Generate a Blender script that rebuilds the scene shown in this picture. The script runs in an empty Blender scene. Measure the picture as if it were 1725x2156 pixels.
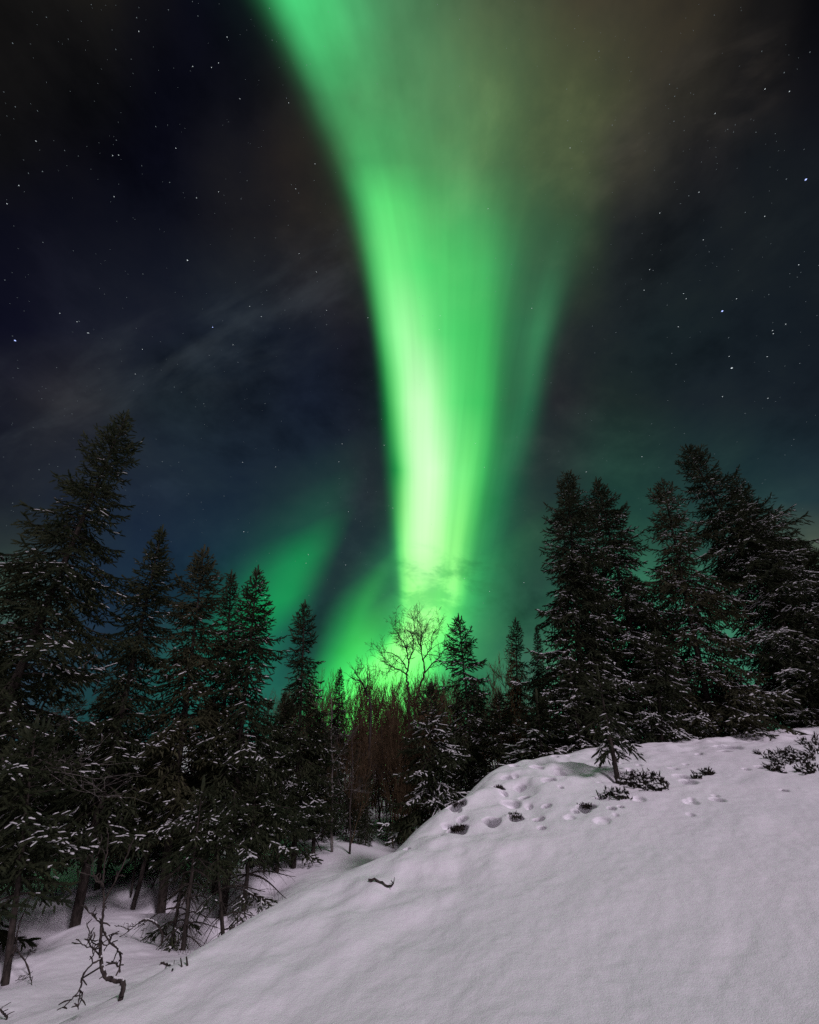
import bpy, math, random
import numpy as np
from mathutils import Vector, Quaternion

scn = bpy.context.scene
COL = scn.collection
PI = math.pi

# ------------------------------------------------------------------ camera
# 14 mm wide angle, tripod at eye height on the snow bank, pitched up 30 degrees
PITCH = 30.0
SN, CS = math.sin(math.radians(PITCH)), math.cos(math.radians(PITCH))
FPX = 838.0                         # focal length in the units used below (picture 1725 x 2156)
cam_d = bpy.data.cameras.new('camera')
cam_d.sensor_fit = 'VERTICAL'
cam_d.sensor_height = 36.0
cam_d.lens = 36.0 * FPX / 2156.0
cam_d.clip_start = 0.05
cam_d.clip_end = 6000.0
cam = bpy.data.objects.new('camera', cam_d)
COL.objects.link(cam)
cam.rotation_euler = (math.radians(90 + PITCH), 0, 0)
scn.camera = cam

# ------------------------------------------------------------------ exposure
scn.view_settings.view_transform = 'Standard'
scn.view_settings.look = 'None'
scn.view_settings.exposure = 0.0
scn.view_settings.gamma = 1.0
scn.view_settings.use_curve_mapping = False
scn.cycles.use_denoising = False
scn.cycles.max_bounces = 5
scn.cycles.diffuse_bounces = 3
scn.cycles.sample_clamp_indirect = 1.0

# ------------------------------------------------------------------ moonlight
MOON_ELEV, MOON_AZ = 42.0, 31.0    # behind the camera and to its right, veiled by thin cloud
moon_d = bpy.data.lights.new('moonlight', 'SUN')
moon_d.energy = 1.85
moon_d.angle = math.radians(11.0)
moon_d.color = (1.0, 0.848, 1.02)
moon = bpy.data.objects.new('moonlight', moon_d)
COL.objects.link(moon)
_e, _a = math.radians(MOON_ELEV), math.radians(MOON_AZ)
MOON_DIR = Vector((math.sin(_a) * math.cos(_e), -math.cos(_a) * math.cos(_e), math.sin(_e)))
moon.rotation_euler = MOON_DIR.to_track_quat('Z', 'Y').to_euler()

def lin(c):
    return tuple(((v / 255.0) / 12.92 if v / 255.0 <= 0.04045 else ((v / 255.0 + 0.055) / 1.055) ** 2.4) for v in c)

# ------------------------------------------------------------------ night sky with aurora (world)
world = bpy.data.worlds.new('World')
scn.world = world
world.use_nodes = True
NT = world.node_tree
NT.nodes.clear()

class G:
    """small helper that writes node graphs"""
    def __init__(s, nt): s.nt = nt
    def put(s, sock, v):
        if isinstance(v, bpy.types.NodeSocket): s.nt.links.new(v, sock)
        else: sock.default_value = v
    def m(s, op, a, b=0.0, c=0.0, clamp=False):
        n = s.nt.nodes.new('ShaderNodeMath'); n.operation = op; n.use_clamp = clamp
        s.put(n.inputs[0], a); s.put(n.inputs[1], b); s.put(n.inputs[2], c)
        return n.outputs[0]
    def v(s, op, a, b=(0, 0, 0)):
        n = s.nt.nodes.new('ShaderNodeVectorMath'); n.operation = op
        s.put(n.inputs[0], a); s.put(n.inputs[1], b)
        return n.outputs['Value'] if op in ('DOT_PRODUCT', 'LENGTH') else n.outputs[0]
    def xyz(s, x, y, z):
        n = s.nt.nodes.new('ShaderNodeCombineXYZ')
        s.put(n.inputs[0], x); s.put(n.inputs[1], y); s.put(n.inputs[2], z)
        return n.outputs[0]
    def rng(s, v, a, b, c=0.0, d=1.0, smooth=False):
        n = s.nt.nodes.new('ShaderNodeMapRange'); n.clamp = True
        n.interpolation_type = 'SMOOTHSTEP' if smooth else 'LINEAR'
        s.put(n.inputs['Value'], v)
        for k, w in (('From Min', a), ('From Max', b), ('To Min', c), ('To Max', d)): s.put(n.inputs[k], w)
        return n.outputs[0]
    def mix(s, f, a, b, mode='MIX'):
        n = s.nt.nodes.new('ShaderNodeMix'); n.data_type = 'RGBA'; n.blend_type = mode
        s.put(n.inputs[0], f)
        for k, w in ((6, a), (7, b)):
            if not isinstance(w, bpy.types.NodeSocket) and len(w) == 3: w = tuple(w) + (1.0,)
            s.put(n.inputs[k], w)
        return n.outputs[2]
    def ramp(s, f, stops, interp='LINEAR'):
        n = s.nt.nodes.new('ShaderNodeValToRGB'); r = n.color_ramp; r.interpolation = interp
        stops = sorted(stops, key=lambda q: q[0])
        r.elements[0].position = stops[0][0]; r.elements[0].color = tuple(stops[0][1]) + (1,)
        r.elements[1].position = stops[-1][0]; r.elements[1].color = tuple(stops[-1][1]) + (1,)
        for p, c in stops[1:-1]:
            e = r.elements.new(p); e.color = tuple(c) + (1,)
        s.put(n.inputs[0], f)
        return n.outputs[0]
    def curve(s, f, pts):
        n = s.nt.nodes.new('ShaderNodeFloatCurve'); c = n.mapping.curves[0]
        c.points[0].location = pts[0]; c.points[1].location = pts[-1]
        for p in pts[1:-1]: c.points.new(*p)
        n.mapping.use_clip = False
        n.mapping.update(); s.put(n.inputs['Value'], f); n.inputs['Factor'].default_value = 1.0
        return n.outputs[0]
    def noise(s, vec, scale, detail=4.0, rough=0.5, dist=0.0):
        n = s.nt.nodes.new('ShaderNodeTexNoise')
        if vec is not None: s.put(n.inputs['Vector'], vec)
        n.inputs['Scale'].default_value = scale; n.inputs['Detail'].default_value = detail
        n.inputs['Roughness'].default_value = rough; n.inputs['Distortion'].default_value = dist
        return n.outputs[0]

g = G(NT)
tc = NT.nodes.new('ShaderNodeTexCoord')
D = tc.outputs['Generated']
dx = g.v('DOT_PRODUCT', D, (1, 0, 0))
df = g.v('DOT_PRODUCT', D, (0, CS, SN))          # the sky chart is laid out about the aurora's own direction (north, 30 deg up)
du = g.v('DOT_PRODUCT', D, (0, -SN, CS))
dfc = g.m('MAXIMUM', df, 0.06)
# soft bending of the light by thin cloud so that no edge is ruler straight
wob = g.noise(D, 2.2, 3.0, 0.5)
wob2 = g.noise(g.v('ADD', D, (7.1, 3.3, 1.7)), 2.6, 3.0, 0.5)
PX = g.m('ADD', g.m('MULTIPLY_ADD', g.m('DIVIDE', dx, dfc), FPX, 862.5), g.m('MULTIPLY_ADD', wob, 20.0, -10.0))
PY = g.m('ADD', g.m('MULTIPLY_ADD', g.m('DIVIDE', du, dfc), -FPX, 1078.0), g.m('MULTIPLY_ADD', wob2, 44.0, -22.0))
PY_ = PY
SX = g.rng(PX, 0.0, 1725.0)
Z0 = (0.0, 0.0, 0.0)

def rows(coord, table, a, b, interp='B_SPLINE', PY=None):
    """table: list of (y, [(coordinate, sRGB)]); bilinear chart of the sky's own light"""
    out = None; yp = None; PY = PY if PY is not None else PY_
    for y, st in table:
        st = [((min(max((t - a) / (b - a), 0), 1)), lin(c) if any(c) else Z0) for t, c in st]
        col = g.ramp(coord, st, interp)
        if out is None: out = col
        else: out = g.mix(g.rng(PY, yp, y), out, col)
        yp = y
    return out

BG = [
 (0,   [(0,(22,21,20)),(200,(24,23,22)),(300,(17,17,21)),(420,(11,12,22)),(560,(13,15,22)),(700,(30,30,28)),(850,(52,62,46)),(1050,(74,80,58)),(1250,(68,63,49)),(1450,(50,45,37)),(1620,(24,23,23)),(1725,(13,13,16))]),
 (200, [(0,(21,20,20)),(200,(18,18,20)),(350,(11,12,22)),(500,(16,17,24)),(620,(30,28,29)),(800,(56,66,48)),(1000,(70,88,60)),(1200,(67,74,53)),(1400,(55,52,44)),(1580,(32,31,31)),(1725,(17,18,23))]),
 (330, [(0,(17,17,19)),(150,(14,14,20)),(330,(11,12,23)),(500,(24,24,29)),(640,(37,33,31)),(800,(48,56,42)),(1000,(64,82,55)),(1200,(66,76,54)),(1330,(54,53,46)),(1480,(36,36,37)),(1600,(23,27,31)),(1725,(20,24,30))]),
 (470, [(0,(12,13,24)),(350,(15,17,27)),(520,(27,27,31)),(700,(36,34,33)),(800,(42,48,40)),(1000,(52,70,50)),(1200,(48,62,46)),(1320,(34,37,38)),(1500,(25,30,34)),(1725,(20,26,32))]),
 (700, [(0,(15,16,31)),(300,(25,29,41)),(500,(29,37,47)),(650,(23,28,39)),(780,(29,29,37)),(1000,(36,40,38)),(1200,(33,39,41)),(1400,(26,36,39)),(1600,(23,31,37)),(1725,(21,28,35))]),
 (850, [(0,(26,28,38)),(150,(33,34,41)),(400,(34,45,52)),(520,(29,38,48)),(650,(25,33,47)),(800,(28,33,42)),(1000,(30,36,40)),(1150,(34,35,41)),(1300,(28,40,40)),(1500,(27,36,42)),(1725,(25,33,40))]),
 (1050,[(0,(31,36,45)),(300,(26,37,53)),(480,(26,40,54)),(650,(28,42,52)),(800,(32,40,48)),(1000,(33,45,48)),(1130,(35,49,50)),(1300,(29,60,54)),(1500,(29,54,55)),(1725,(34,54,60))]),
 (1150,[(0,(40,50,52)),(300,(27,42,60)),(460,(26,44,60)),(600,(28,46,56)),(730,(31,48,54)),(830,(31,52,54)),(1000,(35,60,55)),(1130,(38,62,56)),(1300,(35,74,62)),(1500,(36,68,62)),(1725,(70,82,72))]),
 (1230,[(0,(60,80,70)),(200,(26,42,62)),(420,(26,48,64)),(600,(28,52,58)),(730,(32,52,54)),(830,(32,66,55)),(1000,(40,88,66)),(1130,(40,74,62)),(1300,(50,110,86)),(1500,(52,106,86)),(1725,(62,96,80))]),
 (1310,[(0,(60,84,78)),(200,(26,40,60)),(420,(26,52,62)),(580,(26,62,62)),(700,(30,58,56)),(830,(38,80,60)),(1000,(48,110,76)),(1130,(46,96,72)),(1300,(66,150,112)),(1500,(60,126,98)),(1725,(60,100,84))]),
 (1430,[(0,(52,62,84)),(200,(26,40,58)),(420,(26,56,64)),(560,(26,76,72)),(680,(28,72,62)),(830,(50,110,72)),(1000,(48,110,80)),(1130,(64,108,90)),(1300,(70,170,124)),(1500,(64,130,104)),(1725,(60,100,84))]),
]
sky = rows(SX, BG, 0.0, 1725.0, 'EASE')

RR = g.rng(PY, 0.0, 1600.0)
def edge(pts): return g.m('MULTIPLY', g.curve(RR, [(y / 1600.0, x / 1725.0) for y, x in pts]), 1725.0)
EL = edge([(0,575),(200,662),(400,741),(600,789),(800,818),(1000,829),(1150,837),(1250,846),(1300,846),(1340,828),(1380,792),(1440,738),(1600,640)])
ER = edge([(0,1450),(200,1350),(380,1270),(550,1205),(700,1162),(850,1130),(1000,1096),(1150,1058),(1250,1030),(1330,1008),(1440,985),(1600,950)])
TB = g.rng(g.m('DIVIDE', g.m('SUBTRACT', PX, EL), g.m('SUBTRACT', ER, EL)), -0.8, 1.4)
BEAM = [
 (0,   [(-.3,Z0),(-.09,Z0),(-.03,(12,40,24)),(.015,(60,185,105)),(.06,(76,224,130)),(.11,(74,214,122)),(.18,(70,170,104)),(.27,(70,136,88)),(.4,(56,96,62)),(.55,(26,42,26)),(.75,Z0),(1.4,Z0)]),
 (200, [(-.3,Z0),(-.1,Z0),(-.03,(8,26,16)),(.02,(44,120,70)),(.07,(64,166,96)),(.13,(66,160,94)),(.22,(64,142,84)),(.35,(62,120,74)),(.5,(48,84,52)),(.7,(22,40,24)),(.9,Z0),(1.4,Z0)]),
 (340, [(-.3,Z0),(-.1,Z0),(-.03,(10,34,20)),(.03,(50,140,78)),(.09,(62,172,94)),(.16,(60,160,88)),(.28,(58,142,80)),(.42,(56,128,76)),(.6,(36,74,46)),(.8,(14,32,22)),(.95,Z0),(1.4,Z0)]),
 (430, [(-.3,Z0),(-.1,Z0),(-.03,(8,36,20)),(.02,(48,160,84)),(.08,(84,218,114)),(.16,(82,216,110)),(.25,(64,178,92)),(.38,(58,158,84)),(.5,(58,152,84)),(.66,(34,82,50)),(.85,(18,48,32)),(1.0,(2,10,8)),(1.1,Z0),(1.4,Z0)]),
 (560, [(-.3,Z0),(-.1,Z0),(-.04,(6,34,20)),(.01,(60,180,90)),(.07,(106,236,126)),(.14,(112,240,130)),(.24,(76,214,108)),(.4,(60,192,94)),(.56,(56,178,90)),(.68,(40,120,70)),(.8,(26,72,46)),(.9,(31,84,54)),(.97,(22,62,40)),(1.05,(6,24,16)),(1.15,Z0),(1.4,Z0)]),
 (700, [(-.3,Z0),(-.1,Z0),(-.05,(4,30,16)),(.0,(60,190,90)),(.06,(136,248,146)),(.14,(166,255,166)),(.22,(134,244,142)),(.34,(76,212,108)),(.5,(60,198,94)),(.62,(52,180,86)),(.71,(38,124,68)),(.82,(32,96,60)),(.9,(46,122,74)),(.97,(42,112,70)),(1.04,(10,36,24)),(1.12,Z0),(1.4,Z0)]),
 (850, [(-.3,Z0),(-.1,Z0),(-.05,(2,44,18)),(.0,(18,146,58)),(.065,(120,240,130)),(.13,(190,255,182)),(.22,(208,255,198)),(.32,(160,252,158)),(.42,(92,226,116)),(.55,(66,206,96)),(.66,(52,182,84)),(.75,(32,116,62)),(.85,(26,92,54)),(.93,(28,108,64)),(.99,(20,88,54)),(1.06,(4,24,16)),(1.14,Z0),(1.4,Z0)]),
 (1000,[(-.3,Z0),(-.1,Z0),(-.05,(2,48,18)),(.0,(4,112,42)),(.045,(24,160,62)),(.10,(120,238,126)),(.17,(198,255,186)),(.28,(218,255,206)),(.38,(194,255,182)),(.47,(124,240,132)),(.53,(122,242,128)),(.58,(116,236,122)),(.68,(60,192,88)),(.77,(32,132,66)),(.88,(22,104,58)),(.98,(8,72,42)),(1.08,(2,26,18)),(1.2,Z0),(1.4,Z0)]),
 (1150,[(-.3,Z0),(-.1,(6,24,14)),(-.03,(20,90,42)),(.02,(80,202,92)),(.08,(160,250,138)),(.18,(206,255,184)),(.3,(210,255,186)),(.42,(176,252,152)),(.5,(136,242,122)),(.57,(148,248,128)),(.64,(90,208,96)),(.75,(36,142,68)),(.9,(22,104,56)),(1.05,(8,60,36)),(1.25,(2,16,12)),(1.4,Z0)]),
 (1250,[(-.3,Z0),(-.12,(12,50,28)),(-.04,(24,96,46)),(.01,(100,214,98)),(.08,(160,250,128)),(.2,(164,250,132)),(.35,(150,244,124)),(.48,(134,238,114)),(.58,(160,250,134)),(.66,(100,214,98)),(.75,(44,148,72)),(.9,(22,98,54)),(1.1,(8,48,30)),(1.3,Z0),(1.4,Z0)]),
 (1325,[(-.8,Z0),(-.4,(2,10,6)),(-.2,(8,40,20)),(-.08,(24,100,46)),(0,(100,222,98)),(.10,(176,255,142)),(.32,(182,255,146)),(.45,(140,244,116)),(.58,(104,222,98)),(.68,(52,160,76)),(.82,(24,96,54)),(1.0,(10,50,32)),(1.25,Z0),(1.4,Z0)]),
 (1440,[(-.8,Z0),(-.3,(8,40,20)),(-.1,(36,140,60)),(.05,(84,206,84)),(.3,(110,226,96)),(.5,(100,212,90)),(.66,(56,160,72)),(.8,(20,80,46)),(.95,(6,30,20)),(1.1,Z0),(1.4,Z0)]),
]
beam = rows(TB, BEAM, -0.8, 1.4)
# a torn wisp of dark cloud low in front of the beam
wis = g.noise(g.xyz(g.m('MULTIPLY_ADD', PY, -0.004, g.m('MULTIPLY', PX, 0.0125)), g.m('MULTIPLY', PY, 0.022), 3.7), 1.0, 4.0, 0.6, 0.25)
wm = g.m('MULTIPLY', g.rng(PY, 1130, 1205, smooth=True), g.rng(PY, 1345, 1270, smooth=True))
wis = g.m('MULTIPLY', g.rng(wis, 0.42, 0.64, smooth=True), wm)
beam = g.mix(g.m('MULTIPLY', wis, 0.78), beam, (0.30, 0.52, 0.42), 'MULTIPLY')
cl = g.noise(g.v('MULTIPLY', D, (1.0, 1.0, 1.5)), 3.4, 6.0, 0.6, 0.15)
cl = g.ramp(cl, [(0.30, (.46, .48, .55)), (0.46, (.90, .91, .96)), (0.56, (1.10, 1.08, 1.04)), (0.72, (1.75, 1.66, 1.48))])
sky = g.mix(1.0, sky, cl, 'MULTIPLY')
rays = g.noise(g.xyz(g.m('MULTIPLY', TB, 26.0), g.m('MULTIPLY', PY, 0.0016), 0.0), 1.0, 3.0, 0.55)
rays = g.rng(rays, 0.30, 0.70, 0.93, 1.07)
beam = g.mix(1.0, beam, g.xyz(rays, rays, rays), 'MULTIPLY')
veil = g.rng(g.noise(g.v('ADD', D, (2.2, 0.4, 5.1)), 5.5, 4.0, 0.5, 0.1), 0.32, 0.68, 0.66, 1.16)
veil = g.m('MULTIPLY_ADD', g.m('SUBTRACT', veil, 1.0), g.rng(PY, 560, 260, smooth=True), 1.0)
beam = g.mix(1.0, beam, g.xyz(veil, veil, veil), 'MULTIPLY')
sky = g.mix(1.0, sky, beam, 'ADD')

# lower curtain, left of the foot of the beam
LL = edge([(0,900),(1100,800),(1180,752),(1230,722),(1300,696),(1370,679),(1440,662),(1600,640)])
TL = g.rng(g.m('SUBTRACT', PX, LL), -60, 440)
LOBE = [
 (1150,[(-60,Z0),(440,Z0)]),
 (1215,[(-60,Z0),(-15,Z0),(20,(10,50,30)),(70,(14,72,40)),(120,(12,60,36)),(170,Z0),(440,Z0)]),
 (1300,[(-60,Z0),(-18,(2,10,6)),(12,(16,112,50)),(40,(28,140,56)),(62,(42,166,66)),(86,(22,104,48)),(112,(15,76,40)),(150,(12,64,36)),(200,Z0),(440,Z0)]),
 (1365,[(-60,Z0),(-20,(2,10,6)),(6,(16,130,52)),(40,(40,188,68)),(80,(62,206,76)),(112,(34,146,58)),(140,(30,130,52)),(180,(20,90,40)),(240,Z0),(440,Z0)]),
 (1480,[(-60,Z0),(-22,(2,12,8)),(4,(12,140,52)),(40,(34,180,64)),(90,(60,196,74)),(170,(56,180,68)),(250,(40,140,54)),(320,(16,70,34)),(400,Z0),(440,Z0)]),
]
sky = g.mix(1.0, sky, rows(TL, LOBE, -60, 440, PY=g.m('MULTIPLY_ADD', g.m('SUBTRACT', PX, 750.0), 0.75, PY)), 'ADD')
# a drifting band of thin grey cloud on the left and a brown bank at the upper right
cn = g.noise(g.xyz(g.m('MULTIPLY_ADD', PY, 0.0022, g.m('MULTIPLY', PX, 0.0058)), g.m('MULTIPLY_ADD', PX, 0.0036, g.m('MULTIPLY', PY, 0.0105)), 1.3), 1.0, 5.0, 0.55, 0.2)
bd = g.m('ABSOLUTE', g.m('SUBTRACT', PY, g.m('MULTIPLY_ADD', PX, -0.42, 905.0)))
bm = g.m('MULTIPLY', g.rng(bd, 190, 20, smooth=True), g.rng(PX, 800, 690, smooth=True))
bm = g.m('MULTIPLY', bm, g.rng(cn, 0.42, 0.74, smooth=True))
sky = g.mix(bm, sky, g.mix(1.0, sky, (0.013, 0.016, 0.0175), 'ADD'))
bd2 = g.m('ABSOLUTE', g.m('SUBTRACT', PY, g.m('MULTIPLY_ADD', PX, -0.62, 1130.0)))
bm2 = g.m('MULTIPLY', g.rng(bd2, 170, 10, smooth=True), g.m('MULTIPLY', g.rng(PX, 1180, 1300, smooth=True), g.rng(PX, 1700, 1560, smooth=True)))
bm2 = g.m('MULTIPLY', bm2, g.rng(cn, 0.44, 0.66, smooth=True))
sky = g.mix(bm2, sky, g.mix(1.0, sky, (0.013, 0.0108, 0.0086), 'ADD'))
# faint curtain far to the left, sharp on its right side
E2 = edge([(0,1000),(1000,760),(1060,733),(1130,703),(1200,675),(1270,648),(1350,615),(1600,560)])
T2 = g.rng(g.m('SUBTRACT', PX, E2), -300, 60)
LEFT = [
 (940, [(-300,Z0),(60,Z0)]),
 (1020,[(-300,Z0),(-200,(2,10,6)),(-110,(6,28,16)),(-40,(8,30,18)),(-5,(4,14,8)),(25,Z0),(60,Z0)]),
 (1095,[(-300,Z0),(-190,(3,30,18)),(-110,(4,56,32)),(-50,(6,66,36)),(-12,(6,46,26)),(20,Z0),(60,Z0)]),
 (1165,[(-300,Z0),(-190,(3,36,22)),(-110,(0,108,52)),(-50,(0,140,62)),(-12,(2,100,46)),(20,(2,10,6)),(40,Z0),(60,Z0)]),
 (1235,[(-300,(2,20,14)),(-180,(2,66,40)),(-100,(0,132,60)),(-45,(0,144,62)),(-10,(4,94,44)),(20,(2,10,6)),(45,Z0),(60,Z0)]),
 (1310,[(-300,(6,44,34)),(-140,(4,82,56)),(-60,(4,98,58)),(-15,(8,62,40)),(25,(2,10,6)),(50,Z0),(60,Z0)]),
 (1440,[(-300,(6,44,36)),(-100,(8,70,52)),(-20,(8,50,36)),(40,Z0),(60,Z0)]),
]
sky = g.mix(1.0, sky, rows(T2, LEFT, -300, 60, PY=g.m('MULTIPLY_ADD', g.m('SUBTRACT', PX, 660.0), 0.4, PY)), 'ADD')
# fill glow added to the sky behind the camera, dark earth below the horizon
front = g.rng(df, 0.02, 0.32, smooth=True)
sky = g.mix(front, (0.150, 0.118, 0.152), sky)
up = g.rng(g.v('DOT_PRODUCT', D, (0, 0, 1)), -0.12, -0.02)
sky = g.mix(up, (0.004, 0.004, 0.005), sky)
bg = NT.nodes.new('ShaderNodeBackground')
NT.links.new(sky, bg.inputs['Color'])
bg.inputs['Strength'].default_value = 1.0
wo = NT.nodes.new('ShaderNodeOutputWorld')
NT.links.new(bg.outputs[0], wo.inputs['Surface'])
world.cycles.sampling_method = 'AUTOMATIC'

# ------------------------------------------------------------------ helpers
def ray(px, py):
    u = (px - 862.5) / FPX; v = (1078.0 - py) / FPX
    return np.array((u, CS - v * SN, SN + v * CS))
def at(px, py, Y):
    d = ray(px, py); return d * (Y / d[1])

def tag(o, label=None, cat=None, group=None, kind=None):
    if label: o['label'] = label
    if cat: o['category'] = cat
    if group: o['group'] = group
    if kind: o['kind'] = kind
    return o
def empty(name, loc=(0, 0, 0), **k):
    o = bpy.data.objects.new(name, None); o.location = loc; o.empty_display_size = 0.2
    COL.objects.link(o); return tag(o, **k)
def mesh_obj(name, V, F, mat, parent=None, smooth=False):
    """V (n,3); F an (m,3) or (m,4) array, or a list of such arrays"""
    me = bpy.data.meshes.new(name)
    Fs = [f for f in (F if isinstance(F, list) else [F]) if len(f)]
    V = np.asarray(V, dtype=np.float32)
    me.vertices.add(len(V)); me.vertices.foreach_set('co', V.ravel())
    idx = np.concatenate([np.asarray(f, dtype=np.int32).ravel() for f in Fs])
    tot = np.concatenate([np.full(len(f), np.asarray(f).shape[1], dtype=np.int32) for f in Fs])
    me.loops.add(len(idx)); me.loops.foreach_set('vertex_index', idx)
    me.polygons.add(len(tot))
    me.polygons.foreach_set('loop_start', np.concatenate(([0], np.cumsum(tot)[:-1])).astype(np.int32))
    me.polygons.foreach_set('loop_total', tot)
    me.polygons.foreach_set('use_smooth', np.full(len(tot), smooth))
    me.update(calc_edges=True)
    me.materials.append(mat)
    o = bpy.data.objects.new(name, me); COL.objects.link(o)
    if parent: o.parent = parent
    return o
def children(o): return [c for c in bpy.data.objects if c.parent == o]

def unit(a): return a / np.maximum(np.linalg.norm(a, axis=-1, keepdims=True), 1e-9)

# ------------------------------------------------------------------ materials
def mat(name, rough=0.8, spec=0.2):
    m = bpy.data.materials.new(name); m.use_nodes = True
    b = m.node_tree.nodes['Principled BSDF']
    b.inputs['Roughness'].default_value = rough
    b.inputs['Specular IOR Level'].default_value = spec
    return m, G(m.node_tree), b
def pos(gg):
    n = gg.nt.nodes.new('ShaderNodeTexCoord'); return n.outputs['Object']
def bump(gg, b, h, strength, dist):
    n = gg.nt.nodes.new('ShaderNodeBump'); n.inputs['Strength'].default_value = strength
    n.inputs['Distance'].default_value = dist
    gg.put(n.inputs['Height'], h); gg.put(b.inputs['Normal'], n.outputs[0])

M = {}
m_, q, b = mat('snow', 0.55, 0.25); M['snow'] = m_
P = pos(q)
n1 = q.noise(P, 1.1, 5.0, 0.55)
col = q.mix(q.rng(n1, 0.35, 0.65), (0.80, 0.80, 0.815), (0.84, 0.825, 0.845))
q.put(b.inputs['Base Color'], col)
hh = q.m('ADD', q.m('MULTIPLY', q.noise(P, 22.0, 4.0, 0.65), 0.6), q.m('MULTIPLY', q.noise(P, 110.0, 3.0, 0.7), 0.5))
bump(q, b, hh, 0.5, 0.02)
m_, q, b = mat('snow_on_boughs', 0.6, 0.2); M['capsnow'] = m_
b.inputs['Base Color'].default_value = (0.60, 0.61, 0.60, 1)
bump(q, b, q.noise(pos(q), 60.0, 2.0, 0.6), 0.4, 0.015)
def needle_mat(name, c1, c2):
    m_, q, b = mat(name, 0.75, 0.12)
    q.put(b.inputs['Base Color'], q.mix(q.rng(q.noise(pos(q), 2.3, 3.0, 0.6), 0.35, 0.65), c1, c2))
    return m_
M['needles'] = needle_mat('spruce_needles', (0.014, 0.021, 0.010), (0.034, 0.040, 0.019))
M['needles_pale'] = needle_mat('spruce_needles_olive', (0.024, 0.028, 0.013), (0.050, 0.050, 0.025))
M['heath'] = needle_mat('heath_leaves', (0.010, 0.011, 0.008), (0.024, 0.022, 0.014))
def bark_mat(name, c1, c2, sc):
    m_, q, b = mat(name, 0.85, 0.15)
    P = pos(q)
    n = q.noise(q.v('MULTIPLY', P, (1, 1, 0.35)), sc, 5.0, 0.65)
    q.put(b.inputs['Base Color'], q.mix(q.rng(n, 0.38, 0.64), c1, c2))
    bump(q, b, n, 0.6, 0.01)
    return m_
M['bark'] = bark_mat('spruce_bark', (0.018, 0.015, 0.012), (0.052, 0.043, 0.036), 26.0)
M['twig'] = bark_mat('dark_twig_bark', (0.022, 0.018, 0.016), (0.065, 0.054, 0.046), 30.0)
M['birch'] = bark_mat('grey_birch_bark', (0.055, 0.048, 0.042), (0.19, 0.175, 0.16), 22.0)
M['brown'] = bark_mat('warm_lit_birch_twigs', (0.058, 0.040, 0.022), (0.130, 0.088, 0.046), 12.0)  # warm lamp glow from beyond put into the bark colour
M['golden'] = bark_mat('warm_lit_bush_twigs', (0.14, 0.092, 0.045), (0.27, 0.18, 0.088), 9.0)  # orange light on the far foliage painted as twig colour
def emit(name, col, s):
    m_ = bpy.data.materials.new(name); m_.use_nodes = True
    nt = m_.node_tree; nt.nodes.clear()
    e = nt.nodes.new('ShaderNodeEmission'); e.inputs[0].default_value = col + (1,); e.inputs[1].default_value = s
    o = nt.nodes.new('ShaderNodeOutputMaterial'); nt.links.new(e.outputs[0], o.inputs[0])
    m_.cycles.emission_sampling = 'NONE'
    return m_
M['star'] = emit('star_white', (0.85, 0.95, 1.0), 0.95)
M['star_dim'] = emit('star_dim', (0.75, 0.9, 1.0), 0.28)
M['star_blue'] = emit('star_blue', (0.42, 0.52, 1.0), 1.8)
# ------------------------------------------------------------------ snow-covered ground: one sheet, bank on the right, hollow on the left
def sstep(a, b, x):
    t = np.clip((x - a) / (b - a), 0, 1); return t * t * (3 - 2 * t)
_r = np.random.default_rng(11)
def make_noise(seed):
    r = np.random.default_rng(seed); T = r.random((256, 256))
    def f(x, y):
        xi = np.floor(x).astype(int); yi = np.floor(y).astype(int)
        fx = x - xi; fy = y - yi
        fx = fx * fx * fx * (fx * (fx * 6 - 15) + 10); fy = fy * fy * fy * (fy * (fy * 6 - 15) + 10)
        a = T[xi % 256, yi % 256]; b = T[(xi + 1) % 256, yi % 256]
        c = T[xi % 256, (yi + 1) % 256]; d = T[(xi + 1) % 256, (yi + 1) % 256]
        return (a * (1 - fx) + b * fx) * (1 - fy) + (c * (1 - fx) + d * fx) * fy - 0.5
    return f
NZ = [make_noise(k) for k in range(6)]

CTRL = []
def cp(px, py, z):                 # a point of the bank surface seen in this direction at height z
    d = ray(px, py); t = z / d[2]; CTRL.append((d[0] * t, d[1] * t, z))
for a in ((110,2156,-1.62),(400,2000,-1.50),(700,1830,-1.24),(850,1745,-1.00),(1050,1610,-0.37)): cp(*a)
CREST_R = [(1160,1583,9.6),(1250,1570,10.3),(1380,1556,11.0),(1500,1548,11.5),(1620,1535,12.0),(1725,1519,12.6),(1900,1500,13.4)]
CR = [at(*a) for a in CREST_R]
CTRL += [tuple(p) for p in CR]
CTRL += [(0,0,-1.5),(3,0,-1.45),(-2.5,-1,-1.85),(6,0,-1.3),(2.2,4.2,-1.17),(4.5,5.0,-0.86),(8,5,-.62),(4.2,7.6,-0.44),(0.6,4.6,-1.32),(12,6,-0.1),(0,-8,-1.9),(14,-6,-1.2),(20,12,0.8)]
CTRL = np.array(CTRL)
def tps(P):
    n = len(P); d = np.linalg.norm(P[:, None, :2] - P[None, :, :2], axis=2)
    K = np.where(d > 0, d * d * np.log(d + 1e-12), 0) + np.eye(n) * 0.02
    A = np.zeros((n + 3, n + 3)); A[:n, :n] = K; A[:n, n] = 1; A[:n, n + 1:] = P[:, :2]; A[n, :n] = 1; A[n + 1:, :n] = P[:, :2].T
    return np.linalg.solve(A, np.concatenate((P[:, 2], np.zeros(3))))
WT = tps(CTRL)
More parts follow.
